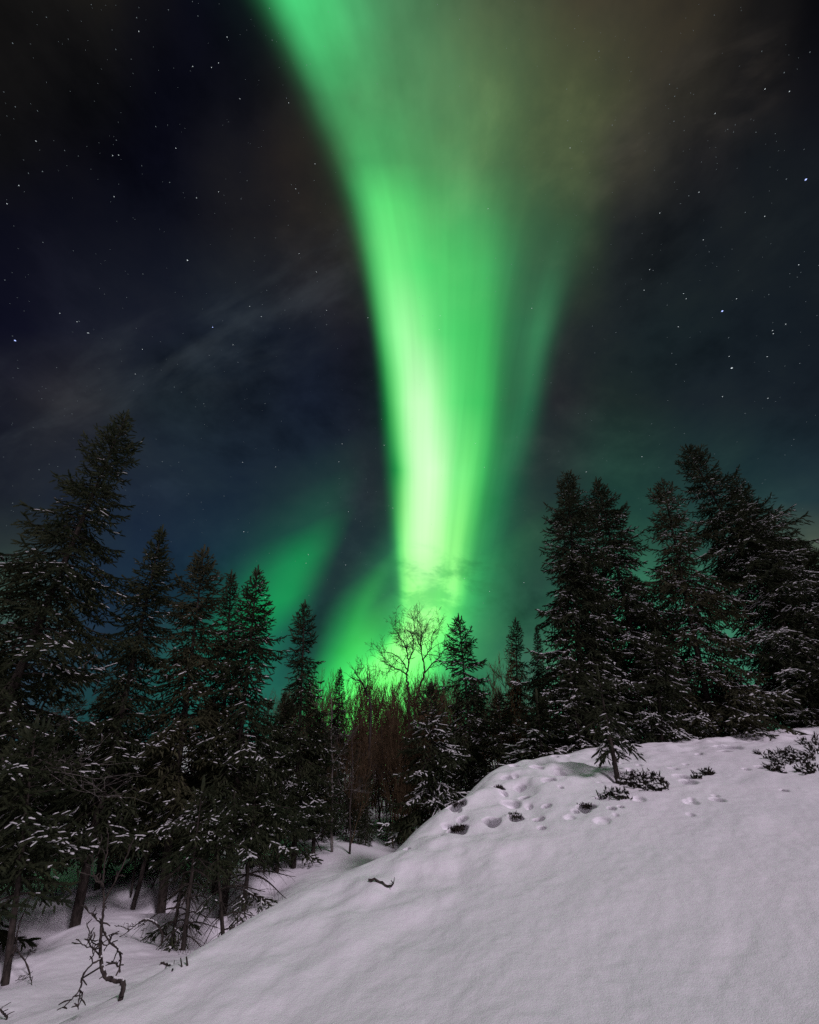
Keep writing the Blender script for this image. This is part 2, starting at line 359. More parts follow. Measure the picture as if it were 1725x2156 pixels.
def z_bank(x, y):
    s = WT[-3] + WT[-2] * x + WT[-1] * y
    for (cx, cy, _), w in zip(CTRL, WT[:-3]):
        d2 = (x - cx) ** 2 + (y - cy) ** 2
        s = s + w * 0.5 * d2 * np.log(d2 + 1e-12)
    return s
# plan of the bank's rim (the left shoulder, then the crest on the right)
EDGE = np.array([(-7.0,-6.0),(-4.2,0.6)] + [tuple(c[:2]) for c in CTRL[:5]] + [tuple(p[:2]) for p in CR] + [(24, 15.5), (60, 19)])
def edge_dist(x, y):
    best = np.full(x.shape, 1e9); sgn = np.zeros(x.shape)
    for a, b in zip(EDGE[:-1], EDGE[1:]):
        ab = b - a; L2 = ab @ ab
        t = np.clip(((x - a[0]) * ab[0] + (y - a[1]) * ab[1]) / L2, 0, 1)
        ddx = x - a[0] - t * ab[0]; ddy = y - a[1] - t * ab[1]
        d = np.hypot(ddx, ddy); s = np.sign(ab[0] * ddy - ab[1] * ddx)
        m = d < best - 1e-9
        best = np.where(m, d, best); sgn = np.where(m, s, sgn)
    return best * sgn                # positive beyond the rim
WELLS = []                           # tree wells and pits: (x, y, radius, depth)
PRINTS = []
def base_z(x, y):
    x = np.asarray(x, float); y = np.asarray(y, float)
    xb = np.clip(x, -9, 26); yb = np.clip(y, -9, 17)
    zb = z_bank(xb, yb)
    zl = -2.42 - 0.5 * sstep(4, 13, y) - 0.15 * sstep(11, 25, y) + 2.0 * sstep(0.5, 6.5, x - 0.12 * (y - 10)) * (1 - sstep(22, 45, y)) + 0.55 * sstep(-8, -16, x)
    zl = np.minimum(zl, zb - 0.02 + 10 * (sstep(0, 3, -x)))
    zl = zl + 0.30 * NZ[0](x * 0.33 + 5, y * 0.33) + 0.16 * NZ[1](x * 0.9, y * 0.9 + 3)
    d = edge_dist(x, y)
    w = sstep(-0.35, 1.7, d + 0.45 * NZ[2](x * 0.8, y * 0.8))
    return zb * (1 - w) + zl * w
def ground_z(x, y):
    x = np.asarray(x, float); y = np.asarray(y, float)
    z = base_z(x, y)
    z = z + 0.045 * NZ[3](x * 0.55, y * 0.55) + 0.035 * NZ[4](x * 1.5 + 9, y * 1.5)
    # faint wind ripples running down to the right
    a = x * 0.80 + y * 0.60; c = -x * 0.60 + y * 0.80
    z = z + 0.017 * NZ[5](a * 1.2, c * 3.6) + 0.007 * NZ[1](a * 3.1, c * 8.0) + 0.010 * NZ[2](x * 5, y * 5) * (0.4 + 1.2 * sstep(-0.25, 0.35, NZ[5](x * .6, y * .6))) + 0.0062 * NZ[0](x * 13, y * 13) + 0.0016 * NZ[4](x * 31, y * 31)
    d = edge_dist(x, y)
    crest = np.exp(-((d + 0.9) / 0.9) ** 2) * sstep(2.5, 7.0, y) * (1 - sstep(13, 16, x))
    z = z + crest * (0.12 * NZ[0](x * 2.4, y * 2.4) + 0.05 * NZ[3](x * 5.5, y * 5.5))
    for (wx, wy, r, dep) in WELLS:
        q2 = ((x - wx) ** 2 + (y - wy) ** 2) / (r * r)
        z = z - dep * np.exp(-q2)
    return z
DIG = np.array((0.10, 0.80, -0.60))        # the holes were kicked into the slope: they run in under the snow above them
def dig(x, y):
    m = np.zeros(x.shape)
    for (wx, wy, rx, ry, dep) in PRINTS:
        k = (np.abs(x - wx) < 2.2 * rx) & (np.abs(y - wy) < 2.2 * ry)
        if not k.any(): continue
        q2 = ((x[k] - wx) / rx) ** 2 + ((y[k] - wy) / ry) ** 2
        q2 = np.clip(q2 * (1 + 0.6 * NZ[1](x[k] * 9 + wx * 7, y[k] * 9)), 0, 40)
        m[k] = np.maximum(m[k], dep * np.exp(-q2 ** 3))
    return m
def hit(px, py, far=60.0):
    d = ray(px, py); d = d / np.linalg.norm(d)
    t = np.linspace(1.0, far, 2400); p = d[None] * t[:, None]
    below = p[:, 2] < base_z(p[:, 0], p[:, 1])
    if not below.any(): return None
    k = int(np.argmax(below)); lo, hi = t[max(k - 1, 0)], t[k]
    for _ in range(20):
        mid = (lo + hi) / 2; pp = d * mid
        if pp[2] < base_z(pp[0], pp[1]): hi = mid
        else: lo = mid
    return d * hi
def hit_true(px, py):
    h = hit(px, py)
    if h is None: return None
    h = h.copy(); h[2] = gz(h[0], h[1])
    return h + DIG * float(dig(h[:1], h[1:2])[0]) * 0.35
def gz(x, y): return float(ground_z(np.array([x]), np.array([y]))[0])
def Z5(x, y): return (808.6 + x * .5313, 1482.5 + y * .5313)
# trodden holes and hollows along the upper bank: (x, y, width px, height factor, depth)
for (x, y, w, hf, dep) in [(490,290,44,.6,.07),(455,335,48,.6,.12),(540,320,40,.5,.06),(655,318,46,.4,.05),(555,362,40,.5,.08),(290,400,66,.55,.16),
   (310,447,40,.6,.09),(430,460,56,.6,.19),(525,450,50,.8,.24),(612,450,40,.6,.10),(292,490,66,.8,.17),(222,515,20,.8,.12),(108,528,16,.9,.10),
   (92,562,22,.9,.14),(645,405,34,.5,.06),(805,410,64,.4,.13),(700,268,40,.5,.05),(850,242,60,.7,.10),(625,490,30,.6,.05),(760,425,30,.5,.05),
   (500,385,70,.7,.05),(610,260,50,.6,.04),(780,240,44,.6,.06),(1365,172,90,.4,.10),(1352,192,40,.5,.07),(1480,155,24,.7,.08),(1210,312,60,.5,.08),
   (1190,290,60,.4,.05),(1590,345,24,.6,.06),(905,422,30,.6,.10),(940,415,18,.7,.08),(1500,255,40,.6,.08),(1250,200,24,.6,.04),(1440,262,24,.6,.05),]:
    h = hit(*Z5(x, y))
    if h is None: continue
    rad = w * .5 * .5313 / FPX * math.hypot(h[1] * CS + h[2] * SN, 0.0)
    PRINTS.append((h[0], h[1], rad * 1.0, rad * (0.65 + hf * 0.5), dep * 2.8))
for _k in range(46):                 # smaller dents between them
    h = hit(*Z5(_r.uniform(60, 1500), _r.uniform(160, 480)))
    if h is None or h[1] > 13 or edge_dist(h[:1], h[1:2])[0] > -0.15: continue
    r_ = _r.uniform(.03, .09); PRINTS.append((h[0], h[1], r_, r_ * _r.uniform(.7, 1.3), _r.uniform(.05, .13)))
# ------------------------------------------------------------------ plant builders
class Tubes:
    """collects tapered round tubes along polylines"""
    def __init__(s): s.V = []; s.F = []; s.n = 0
    def add(s, pts, rad, k=5):
        pts = np.asarray(pts, float); n = len(pts); rad = np.broadcast_to(np.asarray(rad, float), (n,))
        t = np.gradient(pts, axis=0); t = unit(t)
        ref = np.array((0.31, 0.17, 0.93)) if abs(t[0, 2]) < 0.9 else np.array((0.93, 0.3, 0.1))
        a = unit(np.cross(t, ref)); b = np.cross(t, a)
        th = np.arange(k) * 2 * PI / k
        ring = pts[:, None] + rad[:, None, None] * (np.cos(th)[None, :, None] * a[:, None] + np.sin(th)[None, :, None] * b[:, None])
        s.V.append(ring.reshape(-1, 3))
        i = np.arange(n - 1)[:, None] * k; j = np.arange(k)[None]; j2 = (j + 1) % k
        s.F.append((s.n + np.stack([i + j, i + j2, i + k + j2, i + k + j], -1)).reshape(-1, 4))
        s.n += n * k
    def obj(s, name, m, parent, smooth=True):
        return mesh_obj(name, np.concatenate(s.V), np.concatenate(s.F), m, parent, smooth)

def _shoot_tpl(seed, needles=13):
    r = np.random.default_rng(seed); V = []; F = []
    def tri(a, b, c): i = len(V); V.extend([a, b, c]); F.append((i, i + 1, i + 2))
    ring = [(math.cos(t), math.sin(t)) for t in (0.3, 2.4, 4.5)]
    pr = [(0.0, .25), (.35, .62), (.75, .5), (1.0, .04)]
    for (x0, r0), (x1, r1) in zip(pr[:-1], pr[1:]):
        for k in range(3):
            c0, c1 = ring[k], ring[(k + 1) % 3]
            A = (x0, c0[0] * r0, c0[1] * r0); B = (x0, c1[0] * r0, c1[1] * r0); C = (x1, c1[0] * r1, c1[1] * r1); E = (x1, c0[0] * r1, c0[1] * r1)
            tri(A, B, C); tri(A, C, E)
    for k in range(needles):
        x = (k + r.random()) / needles * 0.95; a = k * 2.399 + r.normal() * .3
        L = r.uniform(.75, 1.25); w = .13
        d = (math.cos(a), math.sin(a)); s_ = (-d[1], d[0])
        tri((x - .03, s_[0] * w, s_[1] * w), (x + .03, -s_[0] * w, -s_[1] * w), (x + .10 + .10 * r.random(), d[0] * L, d[1] * L))
    return np.array(V), np.array(F)
SHOOTS = [_shoot_tpl(k) for k in range(3)]
SHOOT_FAR = _shoot_tpl(9, 5)
def _cap_tpl(seed):
    r = np.random.default_rng(seed)
    xs = (0, .12, .38, .66, .88, 1.0); hs = (.1, .75, 1.0, .9, .7, .1); V = []; F = []
    for x, h in zip(xs, hs):
        h2 = h * r.uniform(.75, 1.2)
        for t in (0.0, .9, 1.57, 2.24, PI): V.append((x, math.cos(t) * h, .25 + math.sin(t) * h2))
    for i in range(len(xs) - 1):
        for j in range(4):
            a = i * 5 + j; F.append((a, a + 1, a + 6, a + 5))
        F.append((i * 5 + 4, i * 5, i * 5 + 5, i * 5 + 9))
    return np.array(V), np.array(F)
CAPS = [_cap_tpl(k) for k in range(3)]
def instance(tpl, O, Dv, L, W, H):
    """place one template along many directions; returns V, F"""
    V, F = tpl; n = len(O)
    s = np.cross(Dv, np.array((0., 0., 1.))); bad = np.linalg.norm(s, axis=1) < 1e-3; s[bad] = (1, 0, 0); s = unit(s)
    u = np.cross(s, Dv)
    P = O[:, None] + (L[:, None] * V[None, :, 0])[..., None] * Dv[:, None] + (W[:, None] * V[None, :, 1])[..., None] * s[:, None] + (H[:, None] * V[None, :, 2])[..., None] * u[:, None]
    return P.reshape(-1, 3), (F[None] + (np.arange(n) * len(V))[:, None, None]).reshape(-1, F.shape[1])
def inst_obj(name, tpls, O, Dv, L, W, H, m, parent, rng, smooth=False):
    which = rng.integers(0, len(tpls), len(O)); Vs = []; Fs = []; n = 0
    for k, t in enumerate(tpls):
        q = which == k
        if not q.any(): continue
        v, f = instance(t, O[q], Dv[q], L[q], W[q], H[q]); Vs.append(v); Fs.append(f + n); n += len(v)
    return mesh_obj(name, np.concatenate(Vs), np.concatenate(Fs), m, parent, smooth)

def spruce(root, H, R, seed, fine=1.0, stub=0.16, bare_from=0.6, cs=0.06, snow=0.5, far=False, pale=False, power=0.85, dens=1.0, gap=0.12, tipup=1.0, bare=0.0, low_long=None, trunk_r=None, slim_top=0.0, axis_bend=(0, 0)):
    """adds trunk, branches, crown and snow to the Empty `root` (base at its origin)"""
    rng = np.random.default_rng(seed)
    tr = trunk_r or (0.0085 * H + 0.014)
    nseg = 14; hs = np.linspace(0, H, nseg)
    wob = np.cumsum(rng.normal(0, 0.012, (nseg, 2)), axis=0) * H / nseg * 1.2; wob[0] = 0; wob *= np.linspace(1, .35, nseg)[:, None]
    bend = (np.sin(np.linspace(0, PI, nseg)))[:, None] * np.array(axis_bend)[None]
    axis = np.column_stack((wob + bend, hs))
    def ax(h): return np.array((np.interp(h, hs, axis[:, 0]), np.interp(h, hs, axis[:, 1]), h))
    tb = Tubes(); a2 = axis.copy(); a2[0, 2] -= 0.5
    tb.add(a2, tr * (1 - hs / H) ** 0.8 + 0.006, 8); tb.obj('trunk', M['bark'], root)
    br = Tubes(); O = []; Dv = []; L = []; RL = []; OUT = []; TW = []
    h = cs * H; az = rng.uniform(0, 6.28)
    step = (0.125 if not far else 0.22) / dens * fine ** .5
    while h < H * 0.992:
        rel = 1 - h / H
        prof = R * (rel ** power) * (1 - 0.25 * max(0, rel - 0.8) / 0.2)
        if slim_top and rel < 0.4: prof *= 1 - slim_top * (1 - rel / 0.4) * 0.5
        lump = 1 + 0.30 * math.sin(h * 2.7 + seed) * math.sin(h * 1.1 + seed * 2.3)
        n = int(rng.integers(3, 6)) if rel > 0.06 else 3
        for _ in range(n):
            az += 2.399 + rng.normal() * 0.45
            if rng.random() < gap: continue
            Lb = max(stub * rng.uniform(.7, 1.3) * min(1, .4 + rel * 8) + 0.25 * min(rel * 4, 1) * rng.random(), prof * lump * rng.choice((rng.uniform(.5, .85), rng.uniform(.85, 1.12))))
            if low_long and rel > 0.6:
                dz = (math.cos(az - low_long[0])); Lb *= 1 + low_long[1] * max(0, dz)
            e0 = math.radians(48 * (1 - min(rel / 0.35, 1)) - 6 * min(rel * 1.6, 1) + rng.normal() * 8)
            k = max(5, int(Lb / 0.12)); t = np.linspace(0, 1, k)
            el = e0 - math.radians(30 * min(rel * 2.5, 1)) * np.sin(t * PI * 0.75) + math.radians(34 * tipup) * t ** 2.5
            aa = az + np.cumsum(rng.normal(0, 0.05, k))
            dirs = np.column_stack((np.cos(aa) * np.cos(el), np.sin(aa) * np.cos(el), np.sin(el)))
            pts = ax(h) + np.concatenate((np.zeros((1, 3)), np.cumsum(dirs[:-1] * (Lb / (k - 1)), axis=0)))
            br.add(pts, np.linspace(0.006 + 0.011 * Lb, 0.004, k), 4 if not far else 3)
            if rng.random() < bare * (rel > bare_from): 
                # dead lower branch: bare twigs only
                for q_ in range(1, k - 1):
                    sd = rng.choice((-1, 1)); s_ = np.array((-dirs[q_, 1], dirs[q_, 0], 0)) * sd
                    d_ = dirs[q_] * .7 + s_ * .7 + np.array((0, 0, rng.uniform(-.5, .1)))
                    br.add(np.array([pts[q_], pts[q_] + d_ * .15, pts[q_] + d_ * .3 + np.array((0, 0, -.03))]), (.004, .003, .002), 3)
                continue
            # side twigs, each set with needle shoots
            sp = (0.075 if not far else 0.14) * fine
            nt_ = max(2, int(Lb / sp)); tt = np.clip(np.linspace(0.10 if rel < .5 else 0.22, 0.985, nt_) + rng.normal(0, .012, nt_), 0, .99)
            pb = np.column_stack([np.interp(tt, t, pts[:, c]) for c in range(3)])
            db = unit(np.column_stack([np.interp(tt, t, dirs[:, c]) for c in range(3)]))
            sd = np.where(np.arange(nt_) % 2 == 0, 1.0, -1.0)
            side = unit(np.column_stack((-db[:, 1], db[:, 0], np.zeros(nt_)))) * sd[:, None]
            ang = np.radians(rng.uniform(36, 66, nt_))[:, None]
            hang = rng.uniform(-.95, .02, nt_) * min(1, rel * 3)
            td = unit(db * np.cos(ang) + side * np.sin(ang) + np.column_stack((np.zeros((nt_, 2)), hang)))
            tl = (0.10 + 0.42 * (1 - tt) * Lb) * rng.uniform(.6, 1.25, nt_); tl = np.clip(tl, 0.08, 0.75)
            TW.append(np.column_stack((pb, pb + td * tl[:, None] - np.column_stack((np.zeros((nt_, 2)), .35 * tl ** 2)), np.full(nt_, rel), tt)))
            ss = (0.08 if not far else 0.15) * fine
            K = int(np.ceil(tl.max() / ss)) + 1
            kk = np.arange(K)[None] * ss; ok = kk < tl[:, None]
            sag = -0.35 * (kk ** 2)
            po = pb[:, None] + td[:, None] * kk[..., None]; po[..., 2] += sag
            alt = np.where((np.arange(K)[None] + rng.integers(0, 2, (nt_, 1))) % 2 == 0, 1.0, -1.0)
            s2 = unit(np.column_stack((-td[:, 1], td[:, 0], np.zeros(nt_))))[:, None] * alt[..., None]
            last = (kk + ss >= tl[:, None])
            mixw = np.where(last, 0.1, rng.uniform(.35, .95, (nt_, K)))
            sdn = unit(td[:, None] * (1 - 0.35 * mixw)[..., None] + s2 * mixw[..., None] + np.stack((np.zeros((nt_, K)), np.zeros((nt_, K)), rng.uniform(-.45, .22, (nt_, K))), -1))
            O.append(po[ok]); Dv.append(sdn[ok]); L.append((rng.uniform(.10, .19, (nt_, K)) * (1.45 if far else fine))[ok])
            RL.append(np.full(ok.sum(), rel)); OUT.append(np.repeat(tt, ok.sum(1)))
            # shoots along the main axis and at its tip
            m2 = max(3, int(Lb / .11)); t2 = np.linspace(.25, 1, m2)
            O.append(np.column_stack([np.interp(t2, t, pts[:, c]) for c in range(3)]))
            d2 = unit(np.column_stack([np.interp(t2, t, dirs[:, c]) for c in range(3)]) + rng.normal(0, .12, (m2, 3)))
            Dv.append(d2); L.append(rng.uniform(.12, .2, m2) * fine); RL.append(np.full(m2, rel)); OUT.append(t2)
        h += step * rng.uniform(.75, 1.25) * (0.75 + 0.5 * rel)
    # leader
    O.append(np.array([axis[-1] - (0, 0, .02 + .1 * q_) for q_ in range(3)])); Dv.append(unit(np.array([(0.02, 0, 1.), (.5, .2, .9), (-.5, -.1, .9)])))
    L.append(np.array((.3, .18, .2))); RL.append(np.zeros(3)); OUT.append(np.ones(3))
    O = np.concatenate(O); Dv = np.concatenate(Dv); L = np.concatenate(L); RL = np.concatenate(RL); OUT = np.concatenate(OUT)
    br.obj('branches', M['bark'], root)
    W = L * rng.uniform(.15, .21, len(L)) * (1.15 if far else 1)
    inst_obj('crown', SHOOTS if not far else [SHOOT_FAR], O, Dv, L, W, W, M['needles_pale' if pale else 'needles'], root, rng)
    # snow lying along the upper side of the outer shoots
    TW = np.concatenate(TW); nS = len(O)
    d_ = TW[:, 3:6] - TW[:, :3]; l_ = np.linalg.norm(d_, axis=1)
    O = np.concatenate((O, TW[:, :3])); Dv = np.concatenate((Dv, unit(d_))); L = np.concatenate((L, l_)); W = np.concatenate((W, rng.uniform(.022, .034, len(l_)) * fine * (1.3 if far else 1)))
    RL = np.concatenate((RL, TW[:, 6])); OUT = np.concatenate((OUT, TW[:, 7])); twig = np.arange(len(O)) >= nS
    clump = np.sin(O[:, 0] * 3.1 + seed) * np.sin(O[:, 1] * 3.3 + 1.7 * seed) + np.sin(O[:, 2] * 4.3 + O[:, 0] * 1.9)
    pr = snow * (0.18 + 1.0 * np.clip(RL * 1.4, 0, 1)) * (0.35 + 0.75 * OUT) * np.clip(0.62 + 1.0 * clump, 0.03, 2.0) * np.where(twig, 1.35, .85)
    q = (rng.random(len(O)) < pr) & (Dv[:, 2] > -.65) & (Dv[:, 2] < 0.75)
    if q.sum() > 4:
        sc = rng.uniform(.75, 1.35, q.sum()) * (0.8 + 0.4 * np.clip(RL[q] * 1.5, 0, 1))
        d2 = Dv[q].copy(); d2[:, 2] *= .6; d2 = unit(d2)
        O2 = O[q].copy(); O2[:, 2] += W[q] * .35
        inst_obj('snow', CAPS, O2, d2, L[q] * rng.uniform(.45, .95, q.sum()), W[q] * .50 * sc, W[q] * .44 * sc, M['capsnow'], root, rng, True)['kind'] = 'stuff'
    return root

def stand(top, pt, Y):
    """base and height of a tree whose axis runs through two sighted points at depth Y"""
    T = at(*top, Y); Q = at(*pt, Y); d = (Q - T) / max(T[2] - Q[2], 1e-6)
    z = gz(Q[0], Y)
    for _ in range(6):
        B = T + d * (T[2] - z); z = gz(B[0], Y)
    B = T + d * (T[2] - z); return B, T
def orient(o, B, T):
    v = Vector(T - B).normalized(); o.location = B
    o.rotation_mode = 'QUATERNION'; o.rotation_quaternion = Vector((0, 0, 1)).rotation_difference(v)

def plant_spruce(label, top, pt, Y, R, seed, group='snowy spruces round the clearing', **k):
    B, T = stand(top, pt, Y); H = float(np.linalg.norm(T - B))
    o = empty('spruce_tree', label=label, cat='spruce tree', group=group)
    spruce(o, H, R, seed, **k); orient(o, B, T)
    return o
def copy_tree(o, loc, scale=1.0, rz=0.0, lean=None, label=None, group=None):
    c = o.copy(); COL.objects.link(c)
    c.location = loc; c.scale = (scale, scale, scale)
    c.rotation_mode = 'QUATERNION'
    q = Quaternion((0, 0, 1), rz)
    if lean is not None: q = Vector((0, 0, 1)).rotation_difference(Vector(lean).normalized()) @ q
    c.rotation_quaternion = q
    if label: c['label'] = label
    if group: c['group'] = group
    for ch in KIDS[o.name]:
        d = ch.copy(); COL.objects.link(d); d.parent = c
    return c
KIDS = {}
def remember(o): KIDS[o.name] = children(o); return o
def copy_to(o, H0, label, top, pt, Y, rz, group='snowy spruces round the clearing', wide=1.0):
    B, T = stand(top, pt, Y); H = float(np.linalg.norm(T - B))
    c = copy_tree(o, B, H / H0, rz, T - B, label, group); c.scale = (H / H0 * wide, H / H0 * wide, H / H0)
    return c

# ---- leafless trees
def grow(tb, p, d, L, r, lev, rng, k=6, spread=0.7, up=0.12, wig=0.16, kids=(5, 8), shrink=(.45, .7), sides=5, first=.25, rmin=.0035):
    n = max(4, int(L / 0.14)) if lev > 0 else max(3, int(L / 0.12)); pts = [np.array(p, float)]; dd = unit(np.array(d, float)); ds = [dd]
    for _ in range(n):
        dd = unit(dd + rng.normal(0, wig, 3) + np.array((0, 0, up))); pts.append(pts[-1] + dd * (L / n)); ds.append(dd)
    pts = np.array(pts); rr = np.linspace(r, max(r * (.42 if lev > 0 else .5), rmin), n + 1)
    tb.add(pts, rr, sides if lev > 0 else 3)
    if lev == 0: return
    m = int(rng.integers(*kids)); ts = np.sort(rng.uniform(first, .98, m)); ts[-1] = 1.0
    for t in ts:
        i = min(int(t * n), n); ax_ = unit(np.cross(ds[i], rng.normal(0, 1, 3)))
        a = rng.normal(spread, .18) if t < 1 else rng.normal(.25, .1)
        nd = ds[i] * math.cos(a) + ax_ * math.sin(a)
        grow(tb, pts[i], nd, L * rng.uniform(*shrink) * (1.15 - .45 * t), max(rr[i] * .62, rmin), lev - 1, rng, k, spread, up, wig * 1.1, kids, shrink, max(3, sides - 1), first * .7, rmin)

def trace(tb, pts, f, rad, k=6, jit=0.0, rng=None, sub=4, Yd=None):
    """tube along a list of sighted points; f maps to picture units; Yd depth per point"""
    P = np.array([at(*f(x, y), Yd[i] if hasattr(Yd, '__len__') else Yd) for i, (x, y) in enumerate(pts)])
    n = len(P); t = np.arange(n); tt = np.linspace(0, n - 1, (n - 1) * sub + 1)
    # Catmull-Rom
    out = []
    Pe = np.vstack((2 * P[0] - P[1], P, 2 * P[-1] - P[-2]))
    for a in tt:
        i = min(int(a), n - 2); u = a - i; p0, p1, p2, p3 = Pe[i:i + 4]
        out.append(.5 * (2 * p1 + (p2 - p0) * u + (2 * p0 - 5 * p1 + 4 * p2 - p3) * u * u + (3 * p1 - p0 - 3 * p2 + p3) * u ** 3))
    out = np.array(out)
    if jit and rng is not None:
        j = rng.normal(0, jit, out.shape); j[0] = 0; out = out + j
    r = np.interp(tt, t, np.linspace(rad[0], rad[1], n)) if len(rad) == 2 else np.interp(tt, t, rad)
    tb.add(out, r, k)
    return out, r
def spur(tb, out, r, rng, n, L=(.03, .09), start=.15):
    for _ in range(n):
        i = int(rng.integers(int(len(out) * start), len(out))); d = unit(rng.normal(0, 1, 3) + np.array((0, -.1, .5)))
        l = rng.uniform(*L); m = out[i] + d * l * .55; e = m + unit(d + rng.normal(0, .5, 3)) * l * .45
        tb.add(np.array([out[i], m, e]), (min(r[i] * .6, .006), .0045, .003), 4)
def A2(x, y): return x * .3515, 1415 + y * .3515
def A3(x, y): return 539 + x * .3515, 1213 + y * .3515
def A1(x, y): return x * .3515, 842 + y * .3515
# ------------------------------------------------------------------ tree wells, then the ground sheet
for (px, py, Y, r, dep) in [(395,1945,None,.75,.38),(468,1935,None,.5,.28),(517,1880,None,.7,.4),(80,1935,None,.9,.3),(20,1980,None,.6,.35),(560,1850,None,.6,.3),(690,1740,None,.6,.2),(285,1890,None,.35,.15)]:
    h = hit(px, py)
    if h is not None: WELLS.append((h[0], h[1], r, dep))
for a in [((341,1120),(302,1299),10.5,.5,.22),((429,1162),(411,1316),11.5,.5,.22),((487,1213),(481,1334),13.0,.45,.2),((543,1206),(526,1369),11.6,.55,.22),((642,1276),(624,1680),15.0,.5,.2),((75,1540),(22,1975),7.6,.4,.16),((265,876),(104,1265),8.6,.8,.3),((60,1290),(20,1400),12.6,.5,.2)]:
    B, T = stand(*a[:3]); WELLS.append((B[0], B[1], a[3], a[4]))
h = hit(1300, 1637); WELLS.append((h[0] + .03, h[1], .17, .09))

th = np.concatenate((np.radians(np.linspace(-58, 58, 1050)), np.radians(np.linspace(58, 302, 72)[1:-1])))
rr = np.concatenate(([0.0], np.geomspace(0.5, 2.2, 18), np.geomspace(2.2, 15, 800)[1:], np.geomspace(15, 60, 90)[1:], np.geomspace(60, 3000, 24)[1:]))
TH, RRg = np.meshgrid(th, rr[1:], indexing='ij')
gx = (np.sin(TH) * RRg).ravel(); gy = (np.cos(TH) * RRg).ravel()
far_ = sstep(40, 90, np.hypot(gx, gy))
gzv = ground_z(gx, gy) * (1 - far_) + far_ * -2.9
dg = dig(gx, gy); gx = gx + dg * DIG[0]; gy = gy + dg * DIG[1]; gzv = gzv + dg * DIG[2]
na, nr = len(th), len(rr) - 1
i = (np.arange(na)[:, None] * nr + np.arange(nr - 1)[None]); i2 = (((np.arange(na) + 1) % na)[:, None] * nr + np.arange(nr - 1)[None])
quads = np.stack([i, i + 1, i2 + 1, i2], -1).reshape(-1, 4)[:, ::-1]
V = np.vstack((np.column_stack((gx, gy, gzv)), [(0, 0, gz(0, 0))]))
c = len(V) - 1; k = np.arange(na) * nr
tris = np.stack([np.full(na, c), ((np.arange(na) + 1) % na) * nr, k], -1)
tag(mesh_obj('snow_ground', V, [quads, tris], M['snow'], None, True), kind='structure')

# ------------------------------------------------------------------ stars: short trails turning about the pole
def stars():
    r = np.random.default_rng(5); D0 = 1500.0
    lst = {'star': [], 'star_dim': [], 'star_blue': []}
    def z2(x, y): return 862 + x * .5, y * .5
    def z1(x, y): return x * .5, y * .5
    def z3(x, y): return 471.7 + x * .3906, 876 + y * .3906
    px1 = D0 / FPX
    def put(k, p, s): lst[k].append((ray(*p), s))
    for p, s in [((32,717),2.3),((448,689),1.6),((185,701),1.3),(z1(64,1434),1.2)]: put('star_blue' if s > 1.5 else 'star', p, s)
    for p, s in [((1521,655),2.9),((1697,378),2.6)]: put('star_blue', p, s)
    put('star', (1541,775), 3.2); put('star', (395,548), 2.4)
    for x, y in [(1378,1258),(1507,1502),(1585,1365),(1530,1392),(1533,1405),(1510,1677),(1347,1501),(1640,1115),(1220,809),(1055,897),(1288,478),(1498,375),(1601,385),(1497,911),(1238,1010),(989,1222),(1155,1236),(516,1298),(332,879),(677,623),(1012,1135),(1166,1258),(1133,1376),(745,1987),(980,1923),(1319,1670),(130,1330),(126,1388)]: put('star', z2(x, y), 1.15)
    for x, y in [(570,1575),(500,653),(475,655),(152,594),(585,132),(1011,416),(1216,433),(741,624),(1260,1068),(1333,1145),(1376,1307),(1550,1338),(1101,1333),(1052,1290),(921,265),(891,284),(957,156),(812,280),(828,833),(481,828),(921,808),(252,1319),(325,1355),(982,1452),(1246,795),(1327,690),(600,1471),(30,858),(80,781),(374,1402)]: put('star', z1(x, y), 1.1)
    for x, y in [(637,150),(620,246),(101,249),(279,274),(455,747),(443,793),(656,803),(671,516),(911,496),(864,157),(1404,276),(1356,147),(1432,945),(1297,875),(1617,898),(107,623),(223,978)]: put('star', z3(x, y), 1.1)
    for _ in range(3200):
        p = (r.uniform(-900, 2600), r.uniform(-700, 1480))
        put('star_dim', p, 0.36 + 0.75 * r.random() ** 4)
    pole = unit(ray(862, -500))
    first = None
    for k, L in lst.items():
        V = []; F = []
        for d, s in L:
            d = unit(d); C = d * D0; rad = s * px1 * (0.32 if k == 'star' else 0.36)
            ta = np.cross(pole, d); sn = np.linalg.norm(ta); ta = ta / max(sn, 1e-6); b = np.cross(d, ta)
            ln = rad + D0 * 0.0007 * sn
            n = len(V); V += [C + ta * ln, C - ta * ln, C + b * rad, C - b * rad, C + d * rad, C - d * rad]
            F += [(n, n+2, n+4), (n+2, n+1, n+4), (n+1, n+3, n+4), (n+3, n, n+4), (n+2, n, n+5), (n+1, n+2, n+5), (n+3, n+1, n+5), (n, n+3, n+5)]
        o = mesh_obj({'star': 'stars', 'star_dim': 'faint_stars', 'star_blue': 'blue_stars'}[k], np.array(V), np.array(F), M[k], first); o['kind'] = 'stuff'
        if first is None: first = tag(o, 'white, pale and blue stars scattered over the night sky', 'stars', kind='stuff')
stars()

